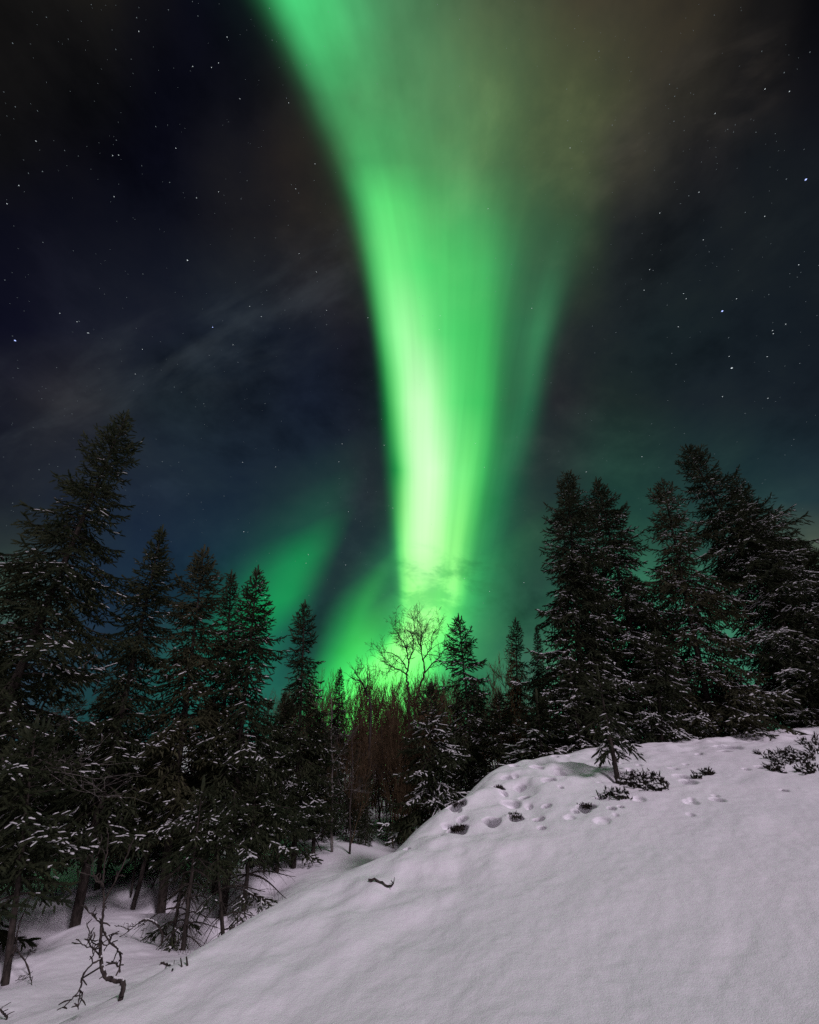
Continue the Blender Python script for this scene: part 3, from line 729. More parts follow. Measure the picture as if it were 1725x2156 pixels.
# ------------------------------------------------------------------ spruces on the left
S1 = plant_spruce('tallest spruce on the left, leaning right against the navy sky', (265,876), (104,1265), 8.6, 2.7, 3, snow=0.15, power=.72, dens=.95, gap=.24, tipup=1.3)
S2 = plant_spruce('narrow dark spruce just right of the tallest left-hand spruce', (341,1120), (302,1299), 10.5, 1.5, 8, cs=.2, snow=0.11, power=.62, gap=.16)
S3 = plant_spruce('olive spruce with ragged twiggy top, between the narrow dark spruce and a short pointed one', (429,1162), (411,1316), 11.5, 1.9, 14, cs=.2, snow=0.16, pale=True, power=.62, gap=.14)
S4 = plant_spruce('short pointed spruce squeezed between two taller spruces left of the faint green glow', (487,1213), (481,1334), 13.0, 1.45, 21, cs=.18, snow=0.17, power=.68)
S5 = plant_spruce('spruce with long tiered boughs standing out against the faint left-hand aurora', (543,1206), (526,1369), 11.6, 1.85, 27, snow=0.19, power=.66, cs=.2)
S6 = plant_spruce('slim isolated spruce between the faint left glow and the lower green curtain', (642,1276), (624,1680), 15.0, 1.45, 33, snow=0.10, power=.6, dens=.95)
S10 = plant_spruce('dark spruce right of the leafless tree, its top in the foot of the aurora', (967,1306), (980,1431), 14.5, 1.95, 41, snow=.38, power=.66, gap=.16)
S11 = plant_spruce('full snow-dusted spruce standing in front of the dark thicket, left of the snow bank', (908,1452), (912,1700), 11.6, 1.35, 47, snow=1.1, power=.5)
for o in (S1, S2, S3, S4, S5, S6, S10, S11): remember(o)

# ------------------------------------------------------------------ spruces behind the crest on the right
R1 = plant_spruce('blunt-topped spruce at the left end of the right-hand stand', (1194,1005), (1206,1172), 12.3, 1.9, 52, snow=0.46, power=.48, dens=1.15, gap=.08, stub=.3)
R2 = plant_spruce('second spruce of the right-hand stand, with a thin forked tip', (1258,1015), (1288,1142), 13.0, 2.2, 58, snow=0.42, power=.62, gap=.14, stub=.22)
R3 = plant_spruce('brown-tipped spruce left of the tallest right-hand spruce, its trunk showing in a gap', (1397,1018), (1449,1270), 12.4, 2.3, 64, snow=0.50, power=.62, gap=.24, dens=.95, stub=.3, pale=True)
R4 = plant_spruce('tallest spruce of the right-hand stand, leaning left to a sharp tip', (1447,945), (1534,1108), 12.8, 3.0, 70, snow=0.52, power=.66, dens=1.1, gap=.12, stub=.25)
R7 = plant_spruce('small spruce loaded with snow in front of the right-hand stand', (1380,1340), (1392,1547), 11.3, 1.0, 77, snow=1.25, power=.5)
for o in (R1, R2, R3, R4, R7): remember(o)
def Hof(o): return max(v.co.z for v in KIDS[o.name][0].data.vertices)
HH = {o.name: Hof(o) for o in (S1, S2, S3, S4, S5, S6, S10, S11, R1, R2, R3, R4, R7)}
def cc(src, label, top, pt, Y, rz, wide=1.0, group='snowy spruces round the clearing'): return copy_to(src, HH[src.name], label, top, pt, Y, rz, group, wide)
cc(R1, 'spruce forming the right shoulder of the tallest right-hand spruce', (1545,1010), (1640,1180), 13.6, 2.0, 1.1)
cc(R2, 'spruce whose tip stands lower at the right edge of the picture', (1688,1142), (1760,1300), 12.6, 4.0, 1.15)
cc(R1, 'spruce filling the gap behind the two left trees of the right-hand stand', (1236,1190), (1256,1330), 14.6, 1.0, 1.25)
cc(R3, 'spruce half hidden behind the snow-loaded small spruce', (1330,1215), (1368,1380), 14.4, 3.1, 1.1)
cc(R4, 'spruce filling the right-hand stand below the tallest tree', (1600,1230), (1680,1390), 13.8, 2.6, 1.0)
cc(R7, 'small snowy spruce on the crest at the foot of the blunt-topped spruce', (1198,1398), (1222,1560), 10.9, 2.2, 1.25)
cc(R7, 'small snowy spruce with leaning top near the right edge of the crest', (1674,1362), (1708,1470), 12.0, 4.2, 1.2)
cc(R7, 'low snowy spruce on the crest right of the snow-loaded small spruce', (1520,1405), (1560,1530), 12.2, 5.3, 1.5)
cc(S11, 'low bushy spruce at the right edge just behind the crest', (1640,1430), (1680,1530), 12.9, 1.3, 1.4)
cc(R7, 'low snowy spruce on the crest left of the small tree with a bare stem', (1130,1470), (1140,1580), 11.0, 1.6, 1.4)
cc(S6, 'slim spruce tip left of the right-hand stand, glow-tinted bush at its side', (1086,1309), (1089,1440), 18.5, 1.3, .9)
cc(S4, 'thinnest spruce tip close beside the right-hand stand', (1131,1324), (1134,1440), 18.0, 2.5, .8)
cc(S10, 'broad dark spruce behind the crest where the bank begins to rise', (1050,1462), (1054,1560), 13.2, 2.9, 1.3)
cc(S5, 'dark spruce between the snow-dusted spruce and the slim spruce tip', (1002,1440), (1006,1560), 16.5, 0.9, 1.1)
cc(S4, 'tiny spruce tip before the bright lower curtain', (717,1413), (713,1500), 19.5, 0.4, .9)
cc(S5, 'dark spruce below the slim isolated spruce', (600,1462), (594,1600), 14.0, 2.6, 1.25)
cc(S2, 'dark spruce at the left of the thin birch stems', (668,1500), (664,1640), 15.5, 4.1, 1.6)
cc(S3, 'olive spruce low in the middle of the left stand', (250,1420), (236,1560), 12.4, 3.7, 1.1)
cc(S2, 'dark spruce at the far left behind the tallest spruce', (60,1290), (20,1400), 12.6, 1.1, 1.6)
cc(S5, 'bushy spruce in the gap left of the tallest left-hand spruce', (6,1400), (-40,1560), 10.4, 2.1, 1.1)
cc(S5, 'spruce under the tallest left-hand spruce', (150,1500), (130,1640), 12.2, 5.1, 1.15)
cc(S10, 'dark spruce behind the leaning birch stem', (330,1480), (320,1640), 13.4, 0.3, 1.2)
cc(S5, 'olive spruce behind the clump of thin saplings', (445,1470), (440,1640), 13.8, 5.8, 1.25)
plant_spruce('spruce with dragging boughs and bare foot, low at the left edge', (75,1540), (22,1975), 7.6, .95, 105, snow=.36, cs=.3, power=.5)

# small spruces on the left, bare stems below
L1 = plant_spruce('little spruce with several bare stems in the hollow, at the centre of its clump', (425,1668), (392,1950), 9.0, .62, 83, group='little spruces in the hollow', fine=.7, snow=0.39, cs=.08, bare=.9, bare_from=.42, dens=.75, power=.5, tipup=.3, trunk_r=.032)
L2 = plant_spruce('little spruce at the right of the clump in the hollow, foot of its stem bare', (452,1715), (468,1940), 9.2, .55, 88, group='little spruces in the hollow', fine=.7, snow=0.29, cs=.1, bare=.8, bare_from=.45, dens=.75, power=.5, tipup=.3, low_long=(0.2, .6), trunk_r=.028)
L3 = plant_spruce('little spruce with spreading lower boughs, standing alone right of the clump', (540,1650), (517,1879), 11.0, .95, 93, group='little spruces in the hollow', fine=.75, snow=0.34, cs=.12, bare=.75, bare_from=.55, dens=.8, power=.45, tipup=.3, low_long=(0.0, .4), trunk_r=.04)
L4 = plant_spruce('little spruce at the left of the clump in the hollow, pale leaning stem', (405,1740), (372,1930), 9.3, .5, 96, group='little spruces in the hollow', fine=.7, snow=0.34, cs=.1, bare=.9, bare_from=.4, dens=.7, power=.5, tipup=.3, low_long=(PI, .6), trunk_r=.026)
h = hit(1300, 1637)
T1 = plant_spruce('small spruce with a bare stem standing alone on the snow bank', (1262,1432), (1300,1637), float(h[1]), .48, 101, group='little spruces on the bank', fine=.75, snow=.55, cs=.33, bare=.3, power=.45, tipup=.3, low_long=(-0.15, .8), trunk_r=.035)

# ------------------------------------------------------------------ leafless trees in the middle, dark against the aurora
def bare_tree(label, top, pt, Y, seed, m='twig', cat='leafless tree', group=None, name='leafless_tree', fork=4, spread=.55, lev=4, r0=None, trunk_frac=.32, kids=(4, 6), wig=.13):
    rng = np.random.default_rng(seed); B, T = stand(top, pt, Y); H = float(np.linalg.norm(T - B))
    o = empty(name, label=label, cat=cat, group=group); r0 = r0 or .011 * H
    tb = Tubes(); hh = H * trunk_frac; n = 8
    z = np.linspace(-.4, hh, n); w = np.cumsum(rng.normal(0, .03, (n, 2)), 0) * .5; w[0] = 0
    P = np.column_stack((w, z)); tb.add(P, np.linspace(r0 * 1.15, r0 * .85, n), 7); tb.obj('trunk', M[m], o)
    cb = Tubes()
    for q_ in range(fork):
        a = q_ * 2 * PI / fork + rng.normal() * .4; s_ = rng.uniform(.25, .95) * spread * 1.5
        d = (math.cos(a) * s_, math.sin(a) * s_, 1)
        grow(cb, P[-1] - np.array((0, 0, rng.uniform(0, .25) * hh)), d, (H - hh) * rng.uniform(.52, .66), r0 * .62, lev, rng, spread=spread, wig=wig, kids=kids, rmin=.0055)
    # fit the crown to the sighted height
    ob = cb.obj('branches', M[m], o)
    orient(o, B, T); return o
def traced_tree(label, base, limbs, Y, seed, m='twig', lev=2, kids=(4, 7), L=(.55, 1.3), every=.21):
    """limbs: (points in the enlarged view A3, radius at start, radius at end, depth offset at end); the first is the trunk"""
    rng = np.random.default_rng(seed); P0 = at(*A3(*base), Y); z = gz(P0[0], Y)
    o = empty('leafless_tree', (P0[0], Y, z), label=label, cat='leafless tree'); off = np.array(o.location)
    tr = Tubes(); br = Tubes(); ALL = []
    for i_, (pts, ra, rb, dz) in enumerate(limbs):
        out, r = trace(tr if i_ == 0 else br, pts, A3, (ra, rb), 6, .02, rng, 5, np.linspace(Y + dz * .15 * (i_ > 0), Y + dz, len(pts)))
        if i_ == 0: tr.add(np.array([(P0[0], Y, z - .3), out[0]]), (ra * 1.2, ra), 6)
        if i_:
            A_ = np.concatenate(ALL); k_ = int(np.argmin(np.linalg.norm(A_ - out[0], axis=1)))
            if np.linalg.norm(A_[k_] - out[0]) > .004: br.add(np.array([A_[k_], (A_[k_] + out[0]) / 2, out[0]]), (r[0],) * 3, 6)
        ALL.append(out)
        ln = np.linalg.norm(np.diff(out, axis=0), axis=1).sum()
        for t in np.linspace(.15 if i_ else .62, 1, max(4, int(ln / every))):
            q_ = int(t * (len(out) - 1)); d = unit(out[q_] - out[max(q_ - 2, 0)] + 1e-6)
            nd = unit(d * .75 + rng.normal(0, .75, 3) + np.array((0, 0, .2)))
            grow(br, out[q_], nd, rng.uniform(*L) * (1.1 - .3 * t), min(r[q_] * .6, .022), lev, rng, spread=.72, up=.03, wig=.2, kids=kids, shrink=(.4, .65), sides=4, first=.2, rmin=.0052)
    for nm, tb in (('trunk', tr), ('branches', br)):
        q_ = tb.obj(nm, M[m], None); q_.parent = o; q_.location = -off
    return o
traced_tree('large leafless tree with a rounded twiggy crown silhouetted on the foot of the aurora', (918,760), [
  ([(918,760),(914,690),(910,640),(902,590),(914,520),(905,450),(884,400),(856,360),(842,322)], .060, .011, .3),
  ([(902,590),(860,562),(800,535),(745,505)], .034, .011, -.6),
  ([(908,560),(860,490),(800,458),(742,462)], .034, .011, .5),
  ([(914,520),(945,430),(930,350),(905,318)], .034, .011, -.4)], 20.0, 201)
traced_tree('leafless tree with upswept limbs, right half of the crown silhouetted on the aurora', (950,760), [
  ([(950,760),(972,690),(990,640),(1010,580),(1002,500),(986,420),(990,340),(976,268)], .060, .011, -.3),
  ([(1002,500),(1048,430),(1060,350),(1104,312)], .034, .011, .5),
  ([(1010,580),(1080,500),(1124,440),(1136,355)], .034, .011, -.5),
  ([(986,420),(952,340),(950,280)], .03, .011, .4)], 20.6, 207)
traced_tree('small leafless tree left of the large one, curved over the bright lower curtain', (690,800), [
  ([(690,800),(680,740),(662,700),(640,640),(612,600),(592,562)], .06, .014, .2),
  ([(662,700),(668,620),(656,552)], .035, .012, -.3),([(640,640),(590,615),(560,612)], .03, .012, .3)], 20.0, 211, L=(.3, .7), every=.4)

# thicket, warm glow painted into its bark: many slender saplings nobody can tell apart
TK = 'slender leafless sapling in painted warm glow, in the dense thicket below the aurora'
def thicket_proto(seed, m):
    rng = np.random.default_rng(seed); o = empty('thicket_sapling', label=TK, cat='leafless sapling', group='glow-tinted saplings of the thicket')
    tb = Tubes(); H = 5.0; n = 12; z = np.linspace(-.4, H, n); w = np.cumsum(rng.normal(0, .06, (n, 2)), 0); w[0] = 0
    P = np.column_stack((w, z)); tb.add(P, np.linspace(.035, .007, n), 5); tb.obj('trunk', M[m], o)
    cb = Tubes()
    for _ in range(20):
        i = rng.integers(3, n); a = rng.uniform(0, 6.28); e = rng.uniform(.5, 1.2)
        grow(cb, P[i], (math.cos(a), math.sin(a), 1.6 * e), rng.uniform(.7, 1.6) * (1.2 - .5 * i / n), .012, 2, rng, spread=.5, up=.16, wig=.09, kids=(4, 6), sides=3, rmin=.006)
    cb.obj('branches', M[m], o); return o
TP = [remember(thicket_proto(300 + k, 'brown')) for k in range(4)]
rng = np.random.default_rng(77); used = set()
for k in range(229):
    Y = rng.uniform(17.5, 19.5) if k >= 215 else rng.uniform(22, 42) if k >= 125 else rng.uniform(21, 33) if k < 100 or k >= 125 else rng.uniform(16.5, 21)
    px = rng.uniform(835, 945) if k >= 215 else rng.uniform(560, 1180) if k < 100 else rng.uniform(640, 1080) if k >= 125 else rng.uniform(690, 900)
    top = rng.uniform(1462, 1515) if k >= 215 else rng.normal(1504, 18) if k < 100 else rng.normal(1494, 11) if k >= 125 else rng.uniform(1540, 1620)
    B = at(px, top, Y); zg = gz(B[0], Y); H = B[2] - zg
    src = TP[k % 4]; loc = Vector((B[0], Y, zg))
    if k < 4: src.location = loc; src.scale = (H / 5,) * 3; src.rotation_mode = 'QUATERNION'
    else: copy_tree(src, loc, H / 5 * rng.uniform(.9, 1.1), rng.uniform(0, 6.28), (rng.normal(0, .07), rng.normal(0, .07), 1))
gb = remember(thicket_proto(399, 'golden')); gb.name = 'leafless_bush'  # stands for orange-lit foliage; the warm light is in the twig colour
del gb['group']; gb['label'] = 'leafless bush in painted warm light beside the slim spruce tip, right of the dark spruce'; gb['category'] = 'leafless bush'
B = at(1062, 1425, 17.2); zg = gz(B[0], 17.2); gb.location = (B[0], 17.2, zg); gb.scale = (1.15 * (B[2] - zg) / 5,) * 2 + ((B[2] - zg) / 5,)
KIDS['leafless_bush'] = children(gb)
for (px, top, Y, lab) in [(1085,1445,17.6,'leafless bush in painted warm light directly below the slim spruce tip'),(1030,1475,17.0,'leafless bush in painted warm light touching the dark spruce')]:
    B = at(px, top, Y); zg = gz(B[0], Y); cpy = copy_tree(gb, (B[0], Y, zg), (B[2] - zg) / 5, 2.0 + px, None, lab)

# the wood closing the view behind: dark spruces standing further off
FP = []
for k in range(3):
    o = empty('spruce_tree', label='dark spruce of the wood far behind the clearing', cat='spruce tree', group='dark spruces of the wood behind')
    spruce(o, 6.0, 1.5, 500 + k, snow=.10, far=True, power=.7); FP.append(remember(o))
rng = np.random.default_rng(12)
spots = [(rng.uniform(-120, 1850), rng.uniform(17, 30)) for _ in range(66)] + [(rng.uniform(640, 880), rng.uniform(17, 20)) for _ in range(16)] + [(rng.uniform(1130, 1760), rng.uniform(15, 19)) for _ in range(14)] + [(rng.uniform(-120, 620), rng.uniform(15.5, 26)) for _ in range(34)] + [(rng.uniform(-160, 420), rng.uniform(13.2, 17)) for _ in range(22)]
for k, (px, Y) in enumerate(spots):
    top = rng.normal(1520, 22) if 560 < px < 1160 else rng.normal(1480, 35)
    if 66 <= k < 82: top = rng.uniform(1560, 1660)
    if 82 <= k < 96: top = rng.uniform(1380, 1470)
    if 96 <= k < 130: top = rng.uniform(1490, 1580)
    if k >= 130: top = rng.uniform(1590, 1665)
    B = at(px, top, Y); zg = gz(B[0], Y); H = B[2] - zg; src = FP[k % 3]
    if k < 3: src.location = (B[0], Y, zg); src.scale = (H / 6,) * 3
    else: copy_tree(src, (B[0], Y, zg), H / 6, rng.uniform(0, 6.28))

# ------------------------------------------------------------------ birches and saplings in the hollow (sighted one by one)
def sapling(name, label, cat, f, base, stems, m, seed, group=None, k=6, spurs=6, twigs=0, spl=(.03, .09)):
    """stems: list of (points, radius at foot, radius at end, extra depth at end); the first is the trunk"""
    rng = np.random.default_rng(seed); h = hit(*f(*base)); Y = float(h[1])
    o = empty(name, (float(h[0]), Y, gz(h[0], Y)), label=label, cat=cat, group=group)
    off = np.array(o.location); tr = Tubes(); br = Tubes(); thin = {1: .56, 2: .75}.get(seed, .85)
    ALL = []; SN = []
    for s_, (pts, ra, rb, dz) in enumerate(stems):
        ra = tuple(v * thin for v in ra) if hasattr(ra, '__len__') else ra * thin; rb = max(rb * thin, .0025)
        tb = tr if s_ == 0 else br
        Yd = np.linspace(Y + (0 if s_ == 0 else dz * .25), Y + dz, len(pts))
        out, r = trace(tb, pts, f, ra if hasattr(ra, '__len__') else (ra, rb), k, .0025, rng, 5, Yd)
        if s_ and ALL:
            A_ = np.concatenate(ALL); k_ = int(np.argmin(np.linalg.norm(A_ - out[0], axis=1)))
            if .004 < np.linalg.norm(A_[k_] - out[0]) < 1.2: tb.add(np.array([A_[k_], (A_[k_] + out[0]) / 2, out[0]]), (r[0], r[0], r[0]), k)
        ALL.append(out)
        if s_ == 0: tb.add(np.array([out[0] - (0, 0, .35), out[0]]), (r[0], r[0]), k)
        d_ = np.diff(out, axis=0); l_ = np.linalg.norm(d_, axis=1); q_ = (np.abs(d_[:, 2]) < .75 * l_) & (r[:-1] > .006) & (rng.random(len(l_)) < .7)
        if seed in (1, 2) and q_.any(): SN.append((out[:-1][q_] + np.column_stack((np.zeros((q_.sum(), 2)), r[:-1][q_] * .55)), unit(d_[q_]), l_[q_] * 1.5, r[:-1][q_] * .75, r[:-1][q_] * .75))
        if spurs: spur(br, out, r, rng, spurs, spl)
        for _ in range(twigs):
            i_ = int(rng.integers(len(out) // 3, len(out))); a = rng.normal(0, 1, 3) * (1, .6, .6) + np.array((0, 0, .5))
            grow(br, out[i_], a, rng.uniform(.3, .8), .005, 1, rng, spread=.6, up=.05, wig=.12, kids=(4, 7), rmin=.0028, sides=4)
    if SN:
        q_ = inst_obj('snow', CAPS, *[np.concatenate(c_) for c_ in zip(*SN)], M['capsnow'], None, rng, True); q_.parent = o; q_.location = -off; q_['kind'] = 'stuff'
    for nm, tb in (('trunk', tr), ('branches', br)):
        if tb.V:
            q_ = tb.obj(nm, M[m], None); q_.parent = o; q_.location = -off
    return o
sapling('birch_sapling', 'crooked leafless birch sapling with a bent foot, at the left edge of the snow bank', 'leafless sapling', A2, (728,1945), [
  ([(728,1945),(742,1880),(728,1850),(690,1845),(640,1828),(614,1780),(605,1720),(603,1600),(613,1480),(624,1400),(620,1300),(622,1200),(637,1100),(650,1000),(640,930)], (.030,.029,.028,.027,.025,.023,.021,.018,.016,.014,.012,.010,.008,.006,.004), 0, .0),
  ([(624,1375),(680,1275),(740,1150),(775,1060),(800,1000)], .013, .005, .25),
  ([(621,1285),(575,1232),(530,1215),(470,1195)], .009, .004, -.2),
  ([(620,1300),(590,1245),(562,1190),(556,1100)], .008, .004, -.1),
  ([(604,1722),(545,1755),(500,1815),(478,1900),(430,1960),(390,2000),(345,2025)], .011, .005, -.3),
  ([(492,1835),(478,1920),(465,2025)], .010, .004, -.2),
  ([(604,1700),(560,1655),(505,1640),(470,1600)], .009, .004, .1),
  ([(570,1662),(530,1610),(535,1560),(518,1500)], .009, .005, -.1),
  ([(611,1510),(570,1465),(530,1435)], .013, .007, .1),
  ([(614,1535),(650,1600),(700,1660),(722,1700),(718,1800)], .014, .011, .15),
  ([(718,1775),(690,1745),(668,1730)], .010, .008, .1),
  ([(603,1610),(640,1640),(665,1590),(640,1575)], .008, .005, .1),
  ([(600,1650),(560,1620),(545,1600)], .008, .005, -.15),
  ([(637,1100),(600,1045),(590,990)], .006, .004, .1)], 'twig', 1, 'saplings in the hollow', 7, 6)
sapling('birch_sapling', 'arched dark birch stem bent over into the snow behind the crooked sapling', 'leafless sapling', A2, (978,1582), [
  ([(978,1582),(955,1530),(915,1495),(868,1485),(820,1510),(780,1545),(735,1575),(680,1600)], .024, .007, -.25),
  ([(868,1488),(862,1540),(845,1588)], .010, .005, -.2),
  ([(775,1546),(740,1528),(708,1518)], .012, .007, -.1),
  ([(840,1500),(800,1520),(770,1524)], .010, .006, .1)], 'twig', 2, 'saplings in the hollow', 6, 7)
sapling('birch_sapling', 'thin dark shrub with drooping twigs at the left edge of the picture', 'leafless sapling', A2, (70,1700), [
  ([(70,1720),(95,1640),(105,1560),(140,1450),(200,1320),(260,1250)], .014, .006, .5),
  ([(90,1665),(130,1700),(165,1760),(185,1840),(204,1942)], .010, .004, -.5),
  ([(150,1730),(185,1670),(232,1625)], .007, .003, -.2),
  ([(182,1820),(140,1840),(92,1846)], .006, .003, -.3),
  ([(100,1650),(50,1720),(28,1790),(0,1870)], .014, .008, -.6)], 'twig', 3, 'saplings in the hollow', 5, 5)
sapling('birch_sapling', 'bare twig poking from the snow at the bottom left corner', 'leafless sapling', A2, (44,2066), [
  ([(44,2066),(18,2042),(-6,2010),(-30,1990)], .012, .007, -.1),([(18,2042),(10,2020),(14,2004)], .006, .004, 0)], 'twig', 4, 'saplings in the hollow', 5, 2)
sapling('birch_sapling', 'little forked shrub where the hollow meets the snow bank', 'leafless sapling', A2, (1380,1532), [
  ([(1380,1532),(1420,1500),(1462,1470),(1470,1430),(1500,1370),(1515,1345)], .013, .004, .15),
  ([(1425,1498),(1405,1450),(1388,1410)], .007, .003, .1),([(1468,1440),(1450,1400),(1460,1370)], .005, .003, 0),([(1440,1485),(1435,1440)], .004, .003, 0)], 'twig', 5, 'saplings in the hollow', 5, 6)
sapling('birch_tree', 'leaning dark birch trunk rising from the hollow in front of the left spruces', 'birch tree', A2, (812,1358), [
  ([(812,1358),(845,1240),(868,1130),(890,1040),(912,900),(930,760),(948,640),(960,500),(1000,380),(1060,250)], .060, .014, .3),
  ([(930,770),(1000,690),(1090,640),(1180,610)], .014, .005, -.5),([(955,560),(880,480),(800,440),(700,420)], .014, .004, .6),
  ([(1000,380),(1110,300),(1220,230),(1390,150)], .014, .004, -.4),([(945,650),(1040,560),(1150,540)], .010, .004, .3)], 'twig', 6, 'birches in the hollow', 7, 6, 5)
sapling('birch_tree', 'thin grey birch stem in front of the short spruces, its base among the little spruces', 'birch tree', A2, (1128,1340), [
  ([(1128,1340),(1170,1200),(1195,1080),(1208,900),(1216,720),(1226,560),(1240,420),(1270,250),(1300,100)], .036, .010, .2),
  ([(1220,600),(1140,500),(1090,440),(960,380)], .010, .003, -.4),([(1235,440),(1300,330),(1380,240)], .010, .003, .3),([(1214,760),(1290,700),(1370,690)], .008, .003, .2)], 'birch', 7, 'birches in the hollow', 6, 5, 5)
sapling('birch_sapling', 'dark sapling stem close left of the leaning birch trunk', 'leafless sapling', A2, (788,1322), [
  ([(788,1322),(800,1220),(815,1130),(830,1020),(820,940)], .026, .008, .1),([(812,1140),(770,1060),(740,960)], .010, .004, .2)], 'twig', 8, 'saplings in the hollow', 5, 5, 2)
sapling('birch_sapling', 'dark forked sapling right of the leaning birch trunk', 'leafless sapling', A2, (908,1296), [
  ([(908,1296),(945,1210),(975,1110),(1000,1010),(1020,930)], .022, .007, .1),([(925,1255),(905,1160),(930,1080),(920,1000)], .010, .004, .1),([(960,1150),(930,1060),(900,1010)], .008, .003, 0)], 'twig', 9, 'saplings in the hollow', 5, 6, 3)
for sd_, lab_, pts_, ra_ in [
  (41, 'leftmost of three thin stems at the far side of the hollow', [(250,1372),(275,1270),(300,1180),(330,1090)], .015),
  (42, 'middle one of three thin stems at the far side of the hollow', [(300,1345),(318,1260),(325,1200)], .012),
  (43, 'rightmost of three thin stems at the far side of the hollow', [(335,1340),(345,1270),(390,1180)], .012),
  (44, 'twiggy thin stem left of the crooked sapling, on the far snow', [(510,1190),(530,1110),(560,1030),(570,960)], .015),
  (45, 'thinnest stem on the far snow, left of the twiggy one', [(480,1185),(480,1120),(470,1060)], .010),
  (46, 'thick dark stem on the far snow behind the crooked sapling', [(700,1110),(705,1040),(700,960),(704,860)], .05)]:
    sapling('birch_sapling', lab_, 'leafless sapling', A2, pts_[0], [(pts_, ra_, ra_ * .45, .1)], 'twig', sd_, 'saplings in the hollow', 5, 3, 3)
# middle stems before the thicket
sapling('birch_tree', 'pale thin birch with a clean straight stem in the middle of the far hollow', 'birch tree', A3, (456,1652), [
  ([(456,1652),(452,1540),(457,1400),(456,1250),(458,1100),(450,960),(455,820),(448,700)], .050, .012, .2),
  ([(457,1240),(400,1180),(330,1200),(240,1220)], .012, .004, -.4),([(456,1130),(520,1040),(560,960)], .012, .004, .4),([(452,980),(400,880),(390,780)], .010, .004, .2),([(456,1330),(540,1280),(640,1290)], .010, .004, -.3)], 'birch', 12, 'birches in the hollow', 7, 6, 7)
sapling('birch_tree', 'darker thin birch stem right of the pale straight one', 'birch tree', A3, (562,1662), [
  ([(562,1662),(566,1540),(562,1420),(572,1280),(580,1120),(575,980),(590,850)], .042, .010, .2),
  ([(570,1300),(650,1250),(740,1210)], .010, .004, .3),([(578,1130),(520,1060),(500,980)], .010, .004, -.3)], 'twig', 13, 'birches in the hollow', 6, 5, 7)
sapling('birch_tree', 'dark birch stem at the rim of the snow bank, below the snow-dusted spruce', 'birch tree', A3, (740,1566), [
  ([(740,1566),(742,1450),(736,1320),(745,1200),(760,1050),(750,900)], .050, .012, .2),
  ([(738,1340),(820,1330),(900,1320)], .010, .004, .3),([(745,1200),(690,1130),(660,1040)], .010, .004, -.3)], 'twig', 14, 'birches in the hollow', 6, 5, 7)
sapling('birch_sapling', 'two thin crossing stems left of the pale straight birch', 'leafless sapling', A3, (290,1652), [
  ([(290,1652),(292,1590),(284,1500),(290,1420),(300,1330)], .016, .006, .1),([(290,1600),(320,1530),(330,1480)], .008, .004, .1),([(288,1560),(262,1530),(255,1500)], .007, .004, 0)], 'twig', 15, 'saplings in the hollow', 5, 3, 2)
sapling('birch_sapling', 'slanting sapling just left of the pale straight birch', 'leafless sapling', A3, (392,1646), [
  ([(392,1646),(365,1590),(345,1530),(335,1470),(330,1400)], .020, .007, .1),([(350,1545),(390,1490),(420,1440)], .008, .004, .1),([(360,1590),(375,1530),(370,1480)], .008, .004, 0)], 'twig', 16, 'saplings in the hollow', 5, 3, 2)
# pale branches reaching in from the left edge
sapling('birch_tree', 'pale bare birch boughs reaching in from the left edge across the dark spruces', 'birch tree', A2, (-260,1560), [
  ([(-260,1560),(-200,1200),(-130,900),(-40,720),(60,600),(180,420),(250,220),(330,90),(440,0),(600,-110)], .05, .010, .3),
  ([(-30,712),(60,655),(140,615),(280,600),(420,610),(560,640)], .014, .004, -.3),
  ([(-20,700),(90,665),(180,668),(220,632)], .010, .004, -.2),
  ([(280,602),(380,560),(470,545),(540,510)], .008, .003, -.3),
  ([(200,400),(300,330),(420,300)], .010, .004, .3),([(90,560),(60,440),(90,300),(160,180)], .012, .004, .2),
  ([(-60,760),(60,760),(160,780),(260,830)], .009, .003, -.3),([(-150,1000),(0,1060),(120,1100),(250,1170)], .010, .003, -.4),
  ([(300,610),(420,690),(520,720),(640,715)], .007, .003, -.2)], 'birch', 17, 'birches in the hollow', 6, 5, 6)

# ------------------------------------------------------------------ twigs lying on the snow
def stick(label, f, pts, r, seed, forks=()):
    rng = np.random.default_rng(seed); tb = Tubes(); P = []
    for x, y in pts:
        h = hit(*f(x, y)); P.append((h[0], h[1], gz(h[0], h[1]) + r * 1.1))
    P = np.array(P); tt = np.linspace(0, 1, 12); t0 = np.linspace(0, 1, len(P))
    out = np.column_stack([np.interp(tt, t0, P[:, c]) for c in range(3)]); out[2:-2:3, 2] += .012
    off = out[0].copy(); tb.add(out - off, np.linspace(r, r * .6, 12), 5); spur(tb, out - off, np.full(12, r), rng, 5, (.03, .07))
    o = tb.obj('fallen_twig', M['twig'], None); o.location = off
    return tag(o, label, 'twig', 'twigs lying on the snow')
stick('knobbly dark twig lying alone on the smooth snow bank', lambda x, y: (x, y), [(776,1867),(793,1870),(808,1872),(822,1871),(829,1863)], .012, 31)
stick('straight twig lying on the snow right of the crooked sapling', A2, [(960,1762),(1000,1772),(1035,1784)], .012, 32)
def peg(label, f, a, b2, r, seed):
    h = hit(*f(*a)); Y = float(h[1]); e = at(*f(*b2), Y); z = gz(h[0], Y); tb = Tubes()
    tb.add(np.array([(0, 0, -.1), (0, 0, 0), (e[0] - h[0], 0, max(e[2] - z, .05))]), (r, r, r * .7), 5)
    o = tb.obj('twig_tip', M['twig'], None); o.location = (h[0], Y, z); return tag(o, label, 'twig', 'twigs lying on the snow')
peg('short twig tip sticking up from the snow right of the straight twig', A2, (1125,1748), (1114,1720), .008, 33)
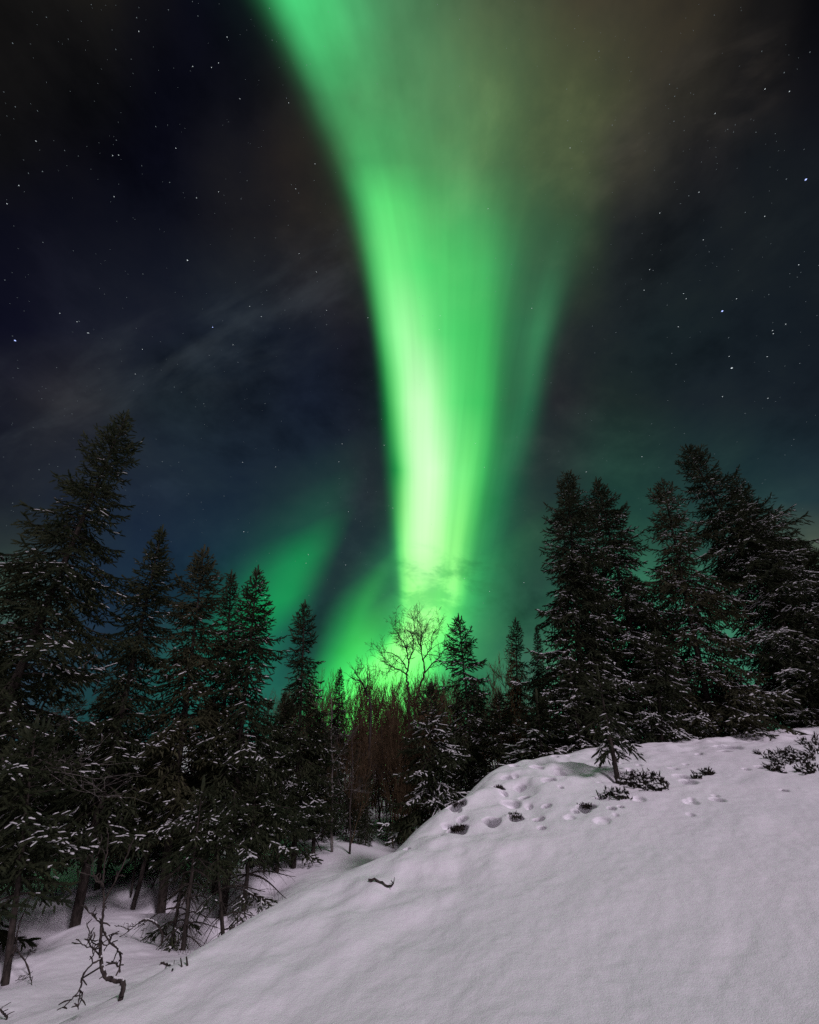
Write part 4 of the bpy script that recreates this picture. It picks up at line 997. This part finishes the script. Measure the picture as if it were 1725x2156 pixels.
peg('tiniest twig tip between the straight twig and the short upright tip', A2, (1092,1757), (1077,1738), .006, 34)

# ------------------------------------------------------------------ dwarf shrubs breaking through the snow of the bank
def heath(label, spots, seed, n, cat='dwarf shrub', name='dwarf_shrub', size=1.0):
    """spots: list of (x, y, half width, half height) in the enlarged view Z5"""
    rng = np.random.default_rng(seed); O = []; c0 = None
    area = np.array([a[2] * a[3] for a in spots], float); area /= area.sum()
    for (x, y, a, b2), f_ in zip(spots, area):
        for _ in range(max(4, int(n * f_))):
            q_ = rng.uniform(0, 2 * PI); s_ = math.sqrt(rng.random())
            h = (hit if cat == 'dwarf shrub' else hit_true)(*Z5(x + a * s_ * math.cos(q_), y + b2 * s_ * math.sin(q_)))
            if h is not None and h[1] < 14: O.append((h[0], h[1], gz(h[0], h[1])))
    O = np.array(O); c0 = O.mean(0); o = empty(name, c0, label=label, cat=cat, group='dwarf shrubs breaking through the snow')
    P = O - c0; P = np.repeat(P, 5, axis=0) + rng.normal(0, .022, (len(P) * 5, 3)) * (1, 1, .3); N = len(P)
    Dv = unit(np.column_stack((rng.normal(0, .55, N), rng.normal(-.15, .5, N), np.abs(rng.normal(.75, .3, N)))))
    L = rng.uniform(.04, .095, N) * size; W = L * rng.uniform(.17, .26, N)
    tb = Tubes()
    keep = rng.random(N) < .62; P = P[keep]; Dv = Dv[keep]; L = L[keep] * rng.uniform(.7, 1.4, keep.sum()); W = W[keep]
    for p, d, l in zip(P[::3], Dv[::3], L[::3]): tb.add(np.array([p - (0, 0, .05), p + d * l * .5]), (.004, .003), 3)
    tb.obj('stems', M['twig'], o)
    inst_obj('leaves', SHOOTS, P - (0, 0, .0 if cat == 'dwarf shrub' else .025), Dv, L, W, W, M['heath'], o, rng)
    q_ = rng.random(len(P)) < .22
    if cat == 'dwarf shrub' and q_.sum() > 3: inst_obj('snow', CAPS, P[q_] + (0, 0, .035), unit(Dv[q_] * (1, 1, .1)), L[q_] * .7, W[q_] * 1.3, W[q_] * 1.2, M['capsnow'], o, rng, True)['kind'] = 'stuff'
    return o
heath('dark dwarf shrub spread over the snow at the foot of the lone small spruce', [(985,300,55,22),(1040,318,70,30),(1095,330,40,22),(950,295,22,14)], 61, 150)
heath('low dark dwarf shrub left of and below the lone small spruce', [(915,372,45,14),(960,368,16,14),(875,375,14,10)], 62, 44)
heath('small round tuft of dwarf shrub alone on the open upper bank', [(1283,275,8,9)], 63, 12)
heath('tiny dark tuft left of the small round tuft', [(1240,296,7,6)], 64, 8)
heath('largest patch of dwarf shrub near the right edge of the bank', [(1600,215,60,34),(1560,262,36,18),(1660,220,45,22),(1545,225,28,12)], 65, 190)
heath('dwarf shrub low at the right edge, below the largest patch', [(1680,270,34,14)], 66, 40)
heath('dwarf shrub at the right edge, above the largest patch', [(1665,150,26,14),(1715,145,18,20),(1700,185,22,14)], 67, 52)
heath('tiny tuft in the shadowed dent left of the largest patch', [(1488,205,9,5)], 68, 8)
for sd_, lab_, sp_, n_ in [
  (69, 'dark grass in the deepest trodden hole of the upper bank', [(525,455,17,8)], 60),
  (71, 'grass stalks in the big hollow at the left of the trodden holes', [(292,492,26,12)], 60),
  (72, 'dark grass in the long slot highest at the left of the trodden holes', [(280,401,16,4),(306,400,7,3)], 44),
  (73, 'dark grass in the wide slot below the lone small spruce', [(805,411,26,4)], 44),
  (76, 'dark grass in the dent near the rim, second from the top', [(458,340,17,5)], 34),
  (84, 'brown grass in the rough dent left of the lone small spruce', [(850,240,16,7),(800,238,12,4)], 24)]:
    heath(lab_, sp_, sd_, int(n_ * .8), 'grass tuft', 'grass_tuft', .46)
